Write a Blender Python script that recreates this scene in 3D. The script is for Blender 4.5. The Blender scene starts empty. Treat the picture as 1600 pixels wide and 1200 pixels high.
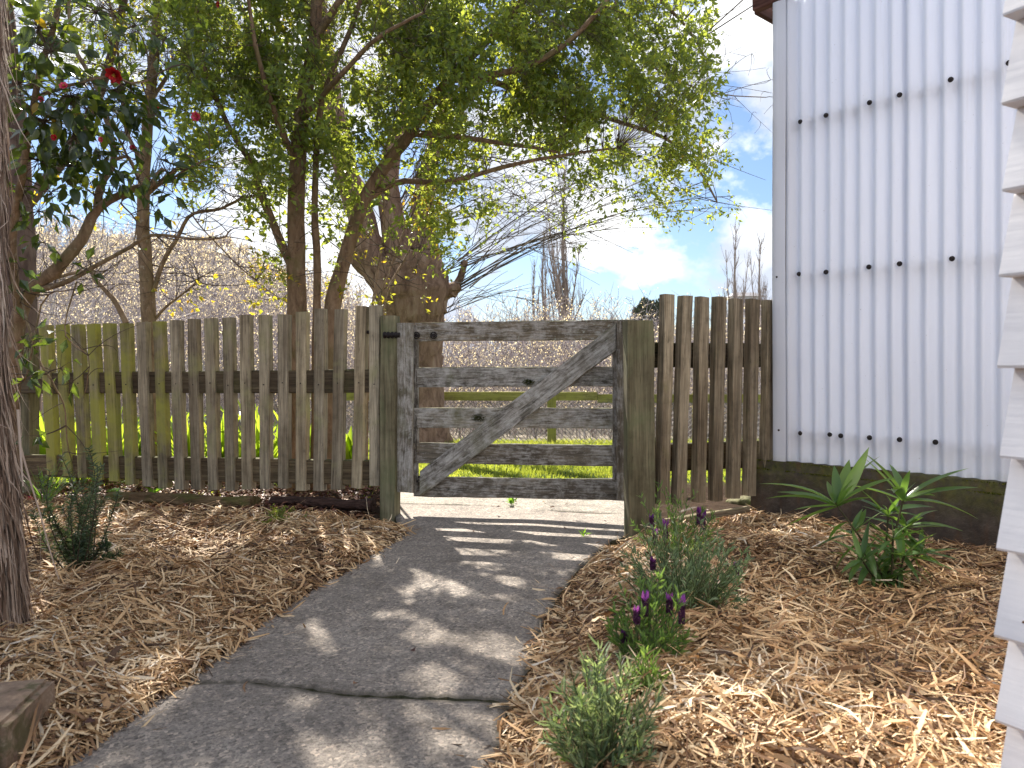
import bpy, math, random
import numpy as np
from mathutils import Vector, Matrix, noise as mnoise

random.seed(7)
rng = np.random.default_rng(11)
scene = bpy.context.scene
COL = scene.collection
R = math.radians
EYE = 0.85      # eye height, metres
FPX = 1200.0    # focal length in photo pixels (1600 wide)
HY = 577.0      # horizon row

# ------------------------------------------------------------------ camera
cam = bpy.data.cameras.new('camera')
cam.sensor_width = 36.0
cam.lens = 36.0 * FPX / 1600.0
cam.shift_y = -(600.0 - HY) / 1600.0
cam.clip_start = 0.05
cam.clip_end = 3000.0
cam.dof.use_dof = True
cam.dof.focus_distance = 3.9
cam.dof.aperture_fstop = 7.0
camo = bpy.data.objects.new('camera', cam)
camo.location = (0, 0, EYE)
camo.rotation_euler = (R(90), 0, 0)
COL.objects.link(camo)
scene.camera = camo

# ------------------------------------------------------------------ light
SUN_EL, SUN_AZ = 43.0, -17.0            # azimuth measured from straight ahead (+Y), negative = left
sdir = Vector((math.sin(R(SUN_AZ)) * math.cos(R(SUN_EL)), math.cos(R(SUN_AZ)) * math.cos(R(SUN_EL)), math.sin(R(SUN_EL))))
sl = bpy.data.lights.new('sun', 'SUN')
sl.energy = 5.0
sl.angle = R(0.53)
sl.color = (1.0, 0.93, 0.82)
so = bpy.data.objects.new('sun', sl)
so.rotation_euler = sdir.to_track_quat('Z', 'Y').to_euler()
so.location = (0, 0, 20)
COL.objects.link(so)

world = bpy.data.worlds.new('World')
scene.world = world
world.use_nodes = True
wt = world.node_tree
wt.nodes.clear()
def wn(t, **k):
    n = wt.nodes.new(t)
    for a, b in k.items():
        setattr(n, a, b)
    return n
w_out = wn('ShaderNodeOutputWorld')
w_bg = wn('ShaderNodeBackground')
w_bg.inputs['Strength'].default_value = 0.055
sky = wn('ShaderNodeTexSky', sky_type='NISHITA', sun_disc=False)
sky.sun_elevation = R(SUN_EL)
sky.sun_rotation = R(SUN_AZ)
sky.air_density = 1.0
sky.dust_density = 0.6
sky.ozone_density = 2.0
tc = wn('ShaderNodeTexCoord')
mp = wn('ShaderNodeMapping')
mp.inputs['Scale'].default_value = (1.0, 1.0, 1.35)
mp.inputs['Location'].default_value = (3.4, 1.7, 0.4)
n1 = wn('ShaderNodeTexNoise')
n1.inputs['Scale'].default_value = 4.2
n1.inputs['Detail'].default_value = 9.0
n1.inputs['Roughness'].default_value = 0.55
n1.inputs['Distortion'].default_value = 0.0
cr = wn('ShaderNodeValToRGB')
cr.color_ramp.elements[0].position = 0.455
cr.color_ramp.elements[0].color = (0, 0, 0, 1)
cr.color_ramp.elements[1].position = 0.515
cr.color_ramp.elements[1].color = (1, 1, 1, 1)
n2 = wn('ShaderNodeTexNoise')
n2.inputs['Scale'].default_value = 6.5
n2.inputs['Detail'].default_value = 6.0
cr2 = wn('ShaderNodeValToRGB')
cr2.color_ramp.elements[0].position = 0.40
cr2.color_ramp.elements[0].color = (5.2, 5.7, 6.7, 1)
cr2.color_ramp.elements[1].position = 0.60
cr2.color_ramp.elements[1].color = (10.4, 10.5, 10.6, 1)
wmix = wn('ShaderNodeMix', data_type='RGBA')
L = wt.links.new
L(tc.outputs['Generated'], mp.inputs['Vector'])
L(mp.outputs[0], n1.inputs['Vector'])
L(mp.outputs[0], n2.inputs['Vector'])
L(n1.outputs['Fac'], cr.inputs['Fac'])
L(n2.outputs['Fac'], cr2.inputs['Fac'])
L(cr.outputs['Color'], wmix.inputs['Factor'])
smul = wn('ShaderNodeMix', data_type='RGBA', blend_type='MULTIPLY')
smul.inputs['Factor'].default_value = 1.0
smul.inputs['B'].default_value = (0.74, 0.83, 0.96, 1)
L(sky.outputs[0], smul.inputs['A'])
L(smul.outputs['Result'], wmix.inputs['A'])
L(cr2.outputs['Color'], wmix.inputs['B'])
L(wmix.outputs['Result'], w_bg.inputs['Color'])
L(w_bg.outputs[0], w_out.inputs['Surface'])

scene.view_settings.view_transform = 'Standard'
scene.view_settings.look = 'None'
scene.view_settings.exposure = 1.5
scene.view_settings.gamma = 1.0
scene.view_settings.use_curve_mapping = False
scene.render.engine = 'CYCLES'
scene.cycles.use_denoising = True
scene.cycles.max_bounces = 8
scene.cycles.diffuse_bounces = 4
scene.cycles.transmission_bounces = 4
scene.cycles.glossy_bounces = 2
scene.cycles.transparent_max_bounces = 4
scene.cycles.caustics_reflective = False
scene.cycles.caustics_refractive = False
scene.cycles.sample_clamp_indirect = 4.0

# ------------------------------------------------------------------ helpers: placing
def U(x, y, Z):
    return np.array([(x - 800.0) / FPX * Z, Z, EYE + (HY - y) / FPX * Z])

def G(x, y, z0=0.0):
    Z = FPX * (EYE - z0) / (y - HY)
    return np.array([(x - 800.0) / FPX * Z, Z, z0])

class Plane:
    """vertical plane through two plan points"""
    def __init__(s, a, b):
        s.a = np.array(a, float); s.b = np.array(b, float)
        d = s.b - s.a
        s.u = d / np.linalg.norm(d)
        n = np.array([s.u[1], -s.u[0]])
        if np.dot(n, -s.a) < 0: n = -n
        s.n = n                       # towards the viewer
        s.U3 = Vector((s.u[0], s.u[1], 0)); s.N3 = Vector((n[0], n[1], 0))
    def hit(s, x, y, off=0.0):
        k = (x - 800.0) / FPX
        a = s.a + s.n * off
        # (a + t u).x = k (a + t u).y
        t = (k * a[1] - a[0]) / (s.u[0] - k * s.u[1])
        p = a + t * s.u
        return Vector((p[0], p[1], EYE + (HY - y) / FPX * p[1]))

WM = {}
def place(o, M, parent=None):
    o.matrix_basis = M
    WM[o.name] = M.copy()
    if parent is not None:
        o.parent = parent
        o.matrix_parent_inverse = WM[parent.name].inverted()
    return o

def tag(o, label=None, cat=None, group=None, kind=None):
    if label: o['label'] = label
    if cat: o['category'] = cat
    if group: o['group'] = group
    if kind: o['kind'] = kind
    return o

def thing(name, loc, label, cat, group=None):
    o = bpy.data.objects.new(name, None)
    o.empty_display_size = 0.1
    COL.objects.link(o)
    place(o, Matrix.Translation(Vector(loc)))
    return tag(o, label, cat, group)

class Geo:
    def __init__(s):
        s.v = []; s.n = 0; s.f = {3: [], 4: []}; s.t = []
    def add(s, verts, faces, tone=0.5):
        verts = np.asarray(verts, float).reshape(-1, 3)
        faces = np.asarray(faces, np.int64)
        s.f[faces.shape[1]].append(faces + s.n)
        s.v.append(verts); s.n += len(verts)
        s.t.append(np.broadcast_to(np.asarray(tone, float), (len(verts),)))
    def addv(s, verts, tone=0.5):
        verts = np.asarray(verts, float).reshape(-1, 3)
        b = s.n
        s.v.append(verts); s.n += len(verts)
        s.t.append(np.broadcast_to(np.asarray(tone, float), (len(verts),)))
        return b
    def mesh(s, name, mat, smooth=False):
        me = bpy.data.meshes.new(name)
        V = np.concatenate(s.v)
        q = np.concatenate(s.f[4]) if s.f[4] else np.zeros((0, 4), np.int64)
        t = np.concatenate(s.f[3]) if s.f[3] else np.zeros((0, 3), np.int64)
        me.vertices.add(len(V)); me.vertices.foreach_set('co', V.astype(np.float32).ravel())
        lo = np.concatenate([q.ravel(), t.ravel()])
        me.loops.add(len(lo)); me.loops.foreach_set('vertex_index', lo.astype(np.int32))
        nq, nt = len(q), len(t)
        me.polygons.add(nq + nt)
        st = np.concatenate([np.arange(nq) * 4, nq * 4 + np.arange(nt) * 3])
        me.polygons.foreach_set('loop_start', st.astype(np.int32))
        me.polygons.foreach_set('loop_total', np.concatenate([np.full(nq, 4), np.full(nt, 3)]).astype(np.int32))
        me.update(calc_edges=True)
        at = me.attributes.new('tone', 'FLOAT', 'POINT')
        at.data.foreach_set('value', np.concatenate(s.t).astype(np.float32))
        me.polygons.foreach_set('use_smooth', np.full(nq + nt, smooth))
        me.materials.append(mat)
        return me
    def build(s, name, mat, parent=None, M=None, smooth=False, kind=None):
        me = s.mesh(name, mat, smooth)
        o = bpy.data.objects.new(name, me)
        COL.objects.link(o)
        place(o, M if M is not None else Matrix.Identity(4), parent)
        if kind: o['kind'] = kind
        return o

def unit(a):
    return a / np.maximum(np.linalg.norm(a, axis=-1, keepdims=True), 1e-9)

def tubes(g, P, Rr, sides=4, tone=0.5, cap=True, noise_amp=0.0):
    """P [N,K,3] centre lines, Rr [N,K] radii"""
    P = np.asarray(P, float); Rr = np.asarray(Rr, float)
    if P.ndim == 2: P = P[None]; Rr = Rr[None]
    N, K, _ = P.shape
    T = unit(np.gradient(P, axis=1))
    ref = np.where(np.abs(T[:, :1, 2:3]) > 0.8, np.array([1.0, 0, 0]), np.array([0, 0, 1.0]))
    A = unit(np.cross(T, np.broadcast_to(ref, T.shape)))
    B = np.cross(T, A)
    an = np.arange(sides) / sides * 2 * np.pi
    r = Rr[:, :, None]
    if noise_amp:
        r = r * (1 + noise_amp * rng.standard_normal((N, K, sides)))
    V = P[:, :, None] + r[..., None] * (np.cos(an)[None, None, :, None] * A[:, :, None] + np.sin(an)[None, None, :, None] * B[:, :, None])
    idx = np.arange(N * K * sides).reshape(N, K, sides)
    a = idx[:, :-1]; b = idx[:, 1:]
    F = np.stack([a, np.roll(a, -1, 2), np.roll(b, -1, 2), b], -1).reshape(-1, 4)
    tn = np.broadcast_to(np.asarray(tone, float).reshape(-1, 1, 1) if np.ndim(tone) else tone, (N, K, sides)).reshape(-1)
    g.add(V, F, tn)

def ribbons(g, P, W, S, tone=0.5):
    """P [N,K,3], W [N,K] half widths, S [N,K,3] or [N,1,3] side directions"""
    N, K, _ = P.shape
    S = np.broadcast_to(S, P.shape)
    V = np.stack([P - S * W[..., None], P + S * W[..., None]], 2)
    idx = np.arange(N * K * 2).reshape(N, K, 2)
    F = np.stack([idx[:, :-1, 0], idx[:, :-1, 1], idx[:, 1:, 1], idx[:, 1:, 0]], -1).reshape(-1, 4)
    tn = np.broadcast_to(np.asarray(tone, float).reshape(-1, 1, 1) if np.ndim(tone) else tone, (N, K, 2)).reshape(-1)
    g.add(V, F, tn)

def leaves(g, B, D, Nn, ln, wd, tone, fold=0.25):
    """small folded leaves: base B, direction D, normal Nn"""
    D = unit(D); S = unit(np.cross(D, Nn)); Nn = np.cross(S, D)
    ln = np.broadcast_to(ln, (len(B),))[:, None]; wd = np.broadcast_to(wd, (len(B),))[:, None]
    Mm = B + D * ln * 0.5 + Nn * 0 
    Lf = B + D * ln * 0.45 - S * wd + Nn * wd * fold * 2
    Rt = B + D * ln * 0.45 + S * wd + Nn * wd * fold * 2
    Tp = B + D * ln - Nn * ln * 0.08
    V = np.stack([B, Lf, Mm, Rt, Tp], 1)
    i = np.arange(len(B))[:, None] * 5
    F = np.concatenate([i + np.array([[0, 2, 1]]), i + np.array([[0, 3, 2]]), i + np.array([[2, 4, 1]]), i + np.array([[3, 4, 2]])])
    g.add(V, F, np.repeat(tone, 5))

def path_pts(ctrl, n):
    """smooth polyline through control points [K,3] (Catmull-Rom)"""
    c = np.asarray(ctrl, float)
    c = np.vstack([2 * c[0] - c[1], c, 2 * c[-1] - c[-2]])
    m = len(c) - 3
    t = np.linspace(0, m - 1e-6, n)
    i = t.astype(int); f = (t - i)[:, None]
    p0, p1, p2, p3 = c[i], c[i + 1], c[i + 2], c[i + 3]
    return 0.5 * ((2 * p1) + (-p0 + p2) * f + (2 * p0 - 5 * p1 + 4 * p2 - p3) * f ** 2 + (-p0 + 3 * p1 - 3 * p2 + p3) * f ** 3)

def limb(g, ctrl, r0, r1, n=14, sides=8, wob=0.0, tone=0.5, bark=0.05):
    P = path_pts(ctrl, n)
    if wob:
        P = P + np.cumsum(rng.normal(0, wob, P.shape), 0) * np.linspace(0, 1, n)[:, None]
    Rr = np.linspace(r0, r1, n)
    tubes(g, P, Rr, sides, tone, noise_amp=bark)
    return P, Rr

# ------------------------------------------------------------------ helpers: materials
def NN(nt, t, inp=None, **k):
    n = nt.nodes.new(t)
    for a, b in k.items(): setattr(n, a, b)
    for a, b in (inp or {}).items():
        if hasattr(b, 'is_output') or isinstance(b, bpy.types.NodeSocket): nt.links.new(b, n.inputs[a])
        else: n.inputs[a].default_value = b
    return n
def ramp(nt, fac, stops, interp='LINEAR'):
    n = nt.nodes.new('ShaderNodeValToRGB')
    cr = n.color_ramp; cr.interpolation = interp
    while len(cr.elements) < len(stops): cr.elements.new(0.5)
    for e, (p, c) in zip(cr.elements, stops):
        e.position = p; e.color = (*c, 1) if len(c) == 3 else c
    nt.links.new(fac, n.inputs[0])
    return n.outputs[0]
def new_mat(name):
    m = bpy.data.materials.new(name); m.use_nodes = True
    nt = m.node_tree; b = nt.nodes['Principled BSDF']
    return m, nt, b
def mix(nt, f, a, b, blend='MIX'):
    n = nt.nodes.new('ShaderNodeMix'); n.data_type = 'RGBA'; n.blend_type = blend
    for k, v in (('Factor', f), ('A', a), ('B', b)):
        if isinstance(v, bpy.types.NodeSocket): nt.links.new(v, n.inputs[k])
        else: n.inputs[k].default_value = v if k == 'Factor' else ((*v, 1) if len(v) == 3 else v)
    return n.outputs['Result']
def math_(nt, op, a, b=0.0, c=None):
    n = nt.nodes.new('ShaderNodeMath'); n.operation = op
    for i, v in enumerate((a, b) if c is None else (a, b, c)):
        if isinstance(v, bpy.types.NodeSocket): nt.links.new(v, n.inputs[i])
        else: n.inputs[i].default_value = v
    return n.outputs[0]
def objcoord(nt, scale=(1, 1, 1), rnd=True):
    tc = NN(nt, 'ShaderNodeTexCoord')
    v = tc.outputs['Object']
    if rnd:
        oi = NN(nt, 'ShaderNodeObjectInfo')
        r = math_(nt, 'MULTIPLY', oi.outputs['Random'], 37.0)
        cx = NN(nt, 'ShaderNodeCombineXYZ', {0: r, 1: r, 2: r})
        va = NN(nt, 'ShaderNodeVectorMath', {0: v, 1: cx.outputs[0]}, operation='ADD')
        v = va.outputs[0]
    return v, NN(nt, 'ShaderNodeMapping', {'Vector': v, 'Scale': scale}).outputs[0]
def nz(nt, vec, scale, detail=4.0, rough=0.55, dist=0.0):
    return NN(nt, 'ShaderNodeTexNoise', {'Vector': vec, 'Scale': scale, 'Detail': detail, 'Roughness': rough, 'Distortion': dist}).outputs['Fac']
def bump(nt, b, h, strength=0.3, dist=0.01):
    bn = NN(nt, 'ShaderNodeBump', {'Height': h, 'Strength': strength, 'Distance': dist})
    nt.links.new(bn.outputs[0], b.inputs['Normal'])

def wood_mat(name, dark, mid, light, moss=0.0, moss_col=(0.10, 0.12, 0.025), paint=0.0, lichen=0.0, top_moss=0.0, paint_col=(0.58, 0.56, 0.53), grain=(2.2, 60, 60)):
    """weathered timber; local x runs along the grain"""
    m, nt, b = new_mat(name)
    v, gv = objcoord(nt, grain)
    g1 = nz(nt, gv, 1.0, 8, 0.65, 0.4)
    v2, gl = v, NN(nt, 'ShaderNodeMapping', {'Vector': v, 'Scale': (1.2, 6, 6)}).outputs[0]
    g2 = nz(nt, gl, 1.6, 4, 0.5)
    col = ramp(nt, g1, [(0.3, dark), (0.5, mid), (0.72, light)])
    col = mix(nt, ramp(nt, g2, [(0.35, (0, 0, 0)), (0.65, (1, 1, 1))]), mix(nt, 1.0, col, (0.55, 0.52, 0.50), 'MULTIPLY'), col)
    fg = nz(nt, NN(nt, 'ShaderNodeMapping', {'Vector': v, 'Scale': (grain[0] * 2.2, 170, 170)}).outputs[0], 1.0, 4, 0.6, 0.2)
    col = mix(nt, 1.0, col, ramp(nt, fg, [(0.3, (0.62, 0.60, 0.58)), (0.5, (1, 1, 1)), (0.72, (1.25, 1.23, 1.2))]), 'MULTIPLY')
    ck = nz(nt, NN(nt, 'ShaderNodeMapping', {'Vector': v, 'Scale': (grain[0] * 0.9, 55, 55)}).outputs[0], 1.0, 3, 0.5, 0.3)
    ckf = ramp(nt, math_(nt, 'ABSOLUTE', math_(nt, 'SUBTRACT', ck, 0.5)), [(0.0, (1, 1, 1)), (0.012, (0, 0, 0))])
    ckm = ramp(nt, nz(nt, v, 6.0, 3, 0.5), [(0.48, (0, 0, 0)), (0.56, (1, 1, 1))])
    ckf = math_(nt, 'MULTIPLY', ckf, ckm)
    col = mix(nt, math_(nt, 'MULTIPLY', ckf, 0.75), col, (0.02, 0.016, 0.012))
    blot = ramp(nt, nz(nt, v, 13.0, 6, 0.7), [(0.3, (0.72, 0.72, 0.70)), (0.5, (1, 1, 1)), (0.75, (1.12, 1.12, 1.1))])
    col = mix(nt, 1.0, col, blot, 'MULTIPLY')
    oi = NN(nt, 'ShaderNodeObjectInfo')
    var = ramp(nt, oi.outputs['Random'], [(0, (0.72, 0.70, 0.68)), (0.5, (1, 1, 1)), (1, (1.15, 1.1, 1.0))])
    col = mix(nt, 1.0, col, var, 'MULTIPLY')
    h = g1
    if paint:
        pn = nz(nt, v, 11.0, 12, 0.78, 0.4)
        pg = NN(nt, 'ShaderNodeMapping', {'Vector': v, 'Scale': (13, 90, 90)}).outputs[0]
        p2 = nz(nt, pg, 1.0, 6, 0.7)
        s = math_(nt, 'ADD', math_(nt, 'MULTIPLY', pn, 0.55), math_(nt, 'MULTIPLY', p2, 0.45))
        e = 0.62 - 0.2 * paint
        f = ramp(nt, s, [(e - 0.05, (0, 0, 0)), (e + 0.11, (1, 1, 1))])
        f = math_(nt, 'MULTIPLY', f, 0.8)
        col = mix(nt, f, col, paint_col)
        h = math_(nt, 'ADD', h, math_(nt, 'MULTIPLY', f, 0.5))
    if lichen:
        ln = nz(nt, v, 34.0, 5, 0.7)
        f = ramp(nt, ln, [(0.66 - 0.1 * lichen, (0, 0, 0)), (0.70 - 0.1 * lichen, (1, 1, 1))])
        col = mix(nt, math_(nt, 'MULTIPLY', f, 0.7), col, (0.40, 0.42, 0.37))
    if moss:
        mn = nz(nt, v, 3.2, 8, 0.66, 0.3)
        e = 0.66 - 0.3 * moss
        f = ramp(nt, mn, [(e, (0, 0, 0)), (e + 0.22, (1, 1, 1))])
        col = mix(nt, math_(nt, 'MULTIPLY', f, 0.85), col, moss_col)
    if top_moss:
        geo = NN(nt, 'ShaderNodeNewGeometry')
        sx = NN(nt, 'ShaderNodeSeparateXYZ', {0: geo.outputs['Normal']})
        mn = nz(nt, v, 22.0, 6, 0.7)
        f = math_(nt, 'MULTIPLY', ramp(nt, sx.outputs[2], [(0.35, (0, 0, 0)), (0.7, (1, 1, 1))]), ramp(nt, mn, [(0.35, (0, 0, 0)), (0.5, (1, 1, 1))]))
        col = mix(nt, math_(nt, 'MULTIPLY', f, top_moss), col, moss_col)
    nt.links.new(col, b.inputs['Base Color'])
    b.inputs['Roughness'].default_value = 0.88
    b.inputs['Specular IOR Level'].default_value = 0.25
    bump(nt, b, h, 0.75, 0.004)
    return m

def leaf_mat(name, stops, transl=(0.25, 0.42, 0.04), tf=0.45, rough=0.35, gloss=0.5):
    """two sided leaf: reflects, lets light through"""
    m, nt, b = new_mat(name)
    at = NN(nt, 'ShaderNodeAttribute', attribute_name='tone').outputs['Fac']
    oi = NN(nt, 'ShaderNodeObjectInfo').outputs['Random']
    t = math_(nt, 'FRACT', math_(nt, 'ADD', at, math_(nt, 'MULTIPLY', oi, 0.999)))  if name.endswith('_single') else at
    col = ramp(nt, t, stops)
    nt.links.new(col, b.inputs['Base Color'])
    b.inputs['Roughness'].default_value = rough
    b.inputs['Specular IOR Level'].default_value = gloss
    tr = NN(nt, 'ShaderNodeBsdfTranslucent')
    tcol = mix(nt, 0.5, mix(nt, 1.0, col, (4.2, 3.6, 1.6), 'MULTIPLY'), transl)
    nt.links.new(tcol, tr.inputs['Color'])
    ms = NN(nt, 'ShaderNodeMixShader', {0: tf, 1: b.outputs[0], 2: tr.outputs[0]})
    nt.links.new(ms.outputs[0], nt.nodes['Material Output'].inputs['Surface'])
    return m

def tone_mat(name, stops, rough=0.8, spec=0.2, bumpk=None):
    m, nt, b = new_mat(name)
    at = NN(nt, 'ShaderNodeAttribute', attribute_name='tone').outputs['Fac']
    col = ramp(nt, at, stops)
    nt.links.new(col, b.inputs['Base Color'])
    b.inputs['Roughness'].default_value = rough
    b.inputs['Specular IOR Level'].default_value = spec
    return m

def bark_mat(name, a, b_, c, scale=(14, 14, 3), lichen=0.0, moss=0.0, strength=0.8, dist=0.02):
    m, nt, b = new_mat(name)
    v, gv = objcoord(nt, scale, rnd=False)
    n = nz(nt, gv, 1.6, 8, 0.68, 0.5)
    col = ramp(nt, n, [(0.3, a), (0.52, b_), (0.75, c)])
    if lichen:
        f = ramp(nt, nz(nt, v, 26, 5, 0.6), [(0.6, (0, 0, 0)), (0.66, (1, 1, 1))])
        col = mix(nt, math_(nt, 'MULTIPLY', f, lichen), col, (0.42, 0.40, 0.32))
    if moss:
        f = ramp(nt, nz(nt, v, 5, 6, 0.6), [(0.5, (0, 0, 0)), (0.62, (1, 1, 1))])
        col = mix(nt, math_(nt, 'MULTIPLY', f, moss), col, (0.09, 0.11, 0.02))
    nt.links.new(col, b.inputs['Base Color'])
    b.inputs['Roughness'].default_value = 0.9
    b.inputs['Specular IOR Level'].default_value = 0.2
    bump(nt, b, n, strength, dist)
    return m

# ------------------------------------------------------------------ path outline (plan)
left_px = [(100, 1200), (210, 1122), (335, 1040), (410, 975), (520, 905), (640, 836), (628, 806), (622, 790)]
right_px = [(765, 1200), (800, 1095), (832, 1030), (850, 965), (898, 892), (955, 844), (985, 836), (1000, 800)]
LE = np.array([[-1.75, 0.2]] + [G(*p)[:2] for p in left_px] + [[-0.80, 5.2], [-0.86, 6.1]])
RE = np.array([[-0.25, 0.2]] + [G(*p)[:2] for p in right_px] + [[0.85, 5.2], [1.1, 6.1]])
def lx(y): return np.interp(y, LE[:, 1], LE[:, 0])
def rx(y): return np.interp(y, RE[:, 1], RE[:, 0])
# keep the rows sorted for interp
LE = LE[np.argsort(LE[:, 1])]; RE = RE[np.argsort(RE[:, 1])]

PL = Plane(((590 - 800) / FPX * 4.55, 4.55), ((75 - 800) / FPX * 5.10, 5.10))     # left fence
PR = Plane(((1030 - 800) / FPX * 3.85, 3.85), ((1205 - 800) / FPX * 4.20, 4.20))  # right fence
PG = Plane(((620 - 800) / FPX * 4.58, 4.58), ((990 - 800) / FPX * 4.27, 4.27))    # gate
wd = np.array([-0.658, 0.753]); wp = np.array([1.815, 3.63])
PS = Plane(wp, wp + wd)                                                           # shed wall

def vnoise(x, y, s, seed=0):
    """cheap smooth value noise (numpy)"""
    x = np.asarray(x, float) * s + seed * 17.3; y = np.asarray(y, float) * s + seed * 7.7
    xi = np.floor(x).astype(np.int64); yi = np.floor(y).astype(np.int64)
    fx = x - xi; fy = y - yi
    fx = fx * fx * (3 - 2 * fx); fy = fy * fy * (3 - 2 * fy)
    def h(i, j):
        n = (i * 374761393 + j * 668265263 + seed * 1442695) & 0x7fffffff
        n = ((n ^ (n >> 13)) * 1274126177) & 0x7fffffff
        return ((n ^ (n >> 16)) & 0xffff) / 65535.0
    return (h(xi, yi) * (1 - fx) + h(xi + 1, yi) * fx) * (1 - fy) + (h(xi, yi + 1) * (1 - fx) + h(xi + 1, yi + 1) * fx) * fy

def gz(x, y):
    x = np.asarray(x, float); y = np.asarray(y, float)
    far = -0.26 * np.clip((y - 6.0) / 5.5, 0, 1) - 0.25 * np.clip((y - 11.8) / 4, 0, 1)
    dl = lx(y) - x; dr = x - rx(y)
    d = np.maximum(dl, dr)                                   # distance outside the path
    side = np.where(dr > 0, 1.0, 0.0)
    bed = np.where(side > 0, -0.045 + 0.11 * np.clip(d / 0.35, 0, 1), -0.01 + 0.075 * np.clip(d / 0.4, 0, 1))
    bed = bed + (vnoise(x, y, 2.1, 3) - 0.5) * 0.06 * np.clip(d / 0.3, 0, 1) + (vnoise(x, y, 7, 5) - 0.5) * 0.02
    fy = 4.55 + 0.22 * (-0.8 - x)
    bed = bed - np.where(side > 0, 0.0, 0.055 * np.clip((y - fy + 0.55) / 0.3, 0, 1))
    near = np.where(d < 0.0, -0.10, bed)
    k = np.clip((y - 4.75) / 0.5, 0, 1)
    back = np.where((d < 0) & (y < 5.9), -0.05, -0.012 + (vnoise(x, y, 3, 8) - 0.5) * 0.02)
    z = near * (1 - k) + back * k + far
    # hillside behind
    hill = 13.0 * np.clip((y - 24) / 30, 0, 1) ** 1.1 * np.clip((-1.5 - x) / 15, 0, 1) ** 1.2 + 3.0 * np.clip((y - 70) / 120, 0, 1) * (0.6 + 0.8 * vnoise(x, y, 0.02, 4))
    hill = hill * np.where(y < 44, 1.0, np.clip((70 - y) / 26, 0, 1)) + 0.0
    return z + hill

# ------------------------------------------------------------------ ground sheet
def ground():
    xs = np.concatenate([-np.geomspace(4, 600, 34)[::-1], np.arange(-3.95, 4.0, 0.06), np.geomspace(4, 600, 34)])
    ys = np.concatenate([-np.geomspace(1.5, 200, 14)[::-1], np.arange(-1.45, 6.5, 0.06), np.geomspace(6.5, 900, 60)])
    X, Y = np.meshgrid(xs, ys)
    Z = gz(X, Y)
    g = Geo()
    idx = np.arange(X.size).reshape(X.shape)
    F = np.stack([idx[:-1, :-1], idx[:-1, 1:], idx[1:, 1:], idx[1:, :-1]], -1).reshape(-1, 4)
    g.add(np.stack([X, Y, Z], -1), F)
    m, nt, b = new_mat('ground_soil_and_turf')
    geo = NN(nt, 'ShaderNodeNewGeometry'); pos = geo.outputs['Position']
    s = NN(nt, 'ShaderNodeSeparateXYZ', {0: pos})
    soil = ramp(nt, nz(nt, pos, 30, 8, 0.7), [(0.3, (0.025, 0.016, 0.011)), (0.55, (0.055, 0.037, 0.026)), (0.8, (0.10, 0.070, 0.048))])
    turf = ramp(nt, nz(nt, pos, 5, 8, 0.7), [(0.3, (0.035, 0.055, 0.012)), (0.7, (0.09, 0.13, 0.03))])
    farc = ramp(nt, nz(nt, pos, 0.6, 9, 0.75), [(0.35, (0.20, 0.17, 0.14)), (0.6, (0.36, 0.32, 0.26))])
    f1 = ramp(nt, math_(nt, 'ADD', s.outputs[1], math_(nt, 'MULTIPLY', nz(nt, pos, 3, 5), 1.2)), [(0, (0, 0, 0)), (1, (0, 0, 0))])
    yy = math_(nt, 'ADD', s.outputs[1], math_(nt, 'MULTIPLY', nz(nt, pos, 3, 5), 1.2))
    fa = NN(nt, 'ShaderNodeMapRange', {'Value': yy, 'From Min': 6.2, 'From Max': 6.7}).outputs[0]
    fb = NN(nt, 'ShaderNodeMapRange', {'Value': yy, 'From Min': 12.0, 'From Max': 14.0}).outputs[0]
    col = mix(nt, fb, mix(nt, fa, soil, turf), farc)
    nt.links.new(col, b.inputs['Base Color'])
    b.inputs['Roughness'].default_value = 1.0
    b.inputs['Specular IOR Level'].default_value = 0.03
    bump(nt, b, nz(nt, pos, 45, 8, 0.7), 0.8, 0.02)
    o = g.build('ground', m, smooth=True)
    o['kind'] = 'structure'
ground()

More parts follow.
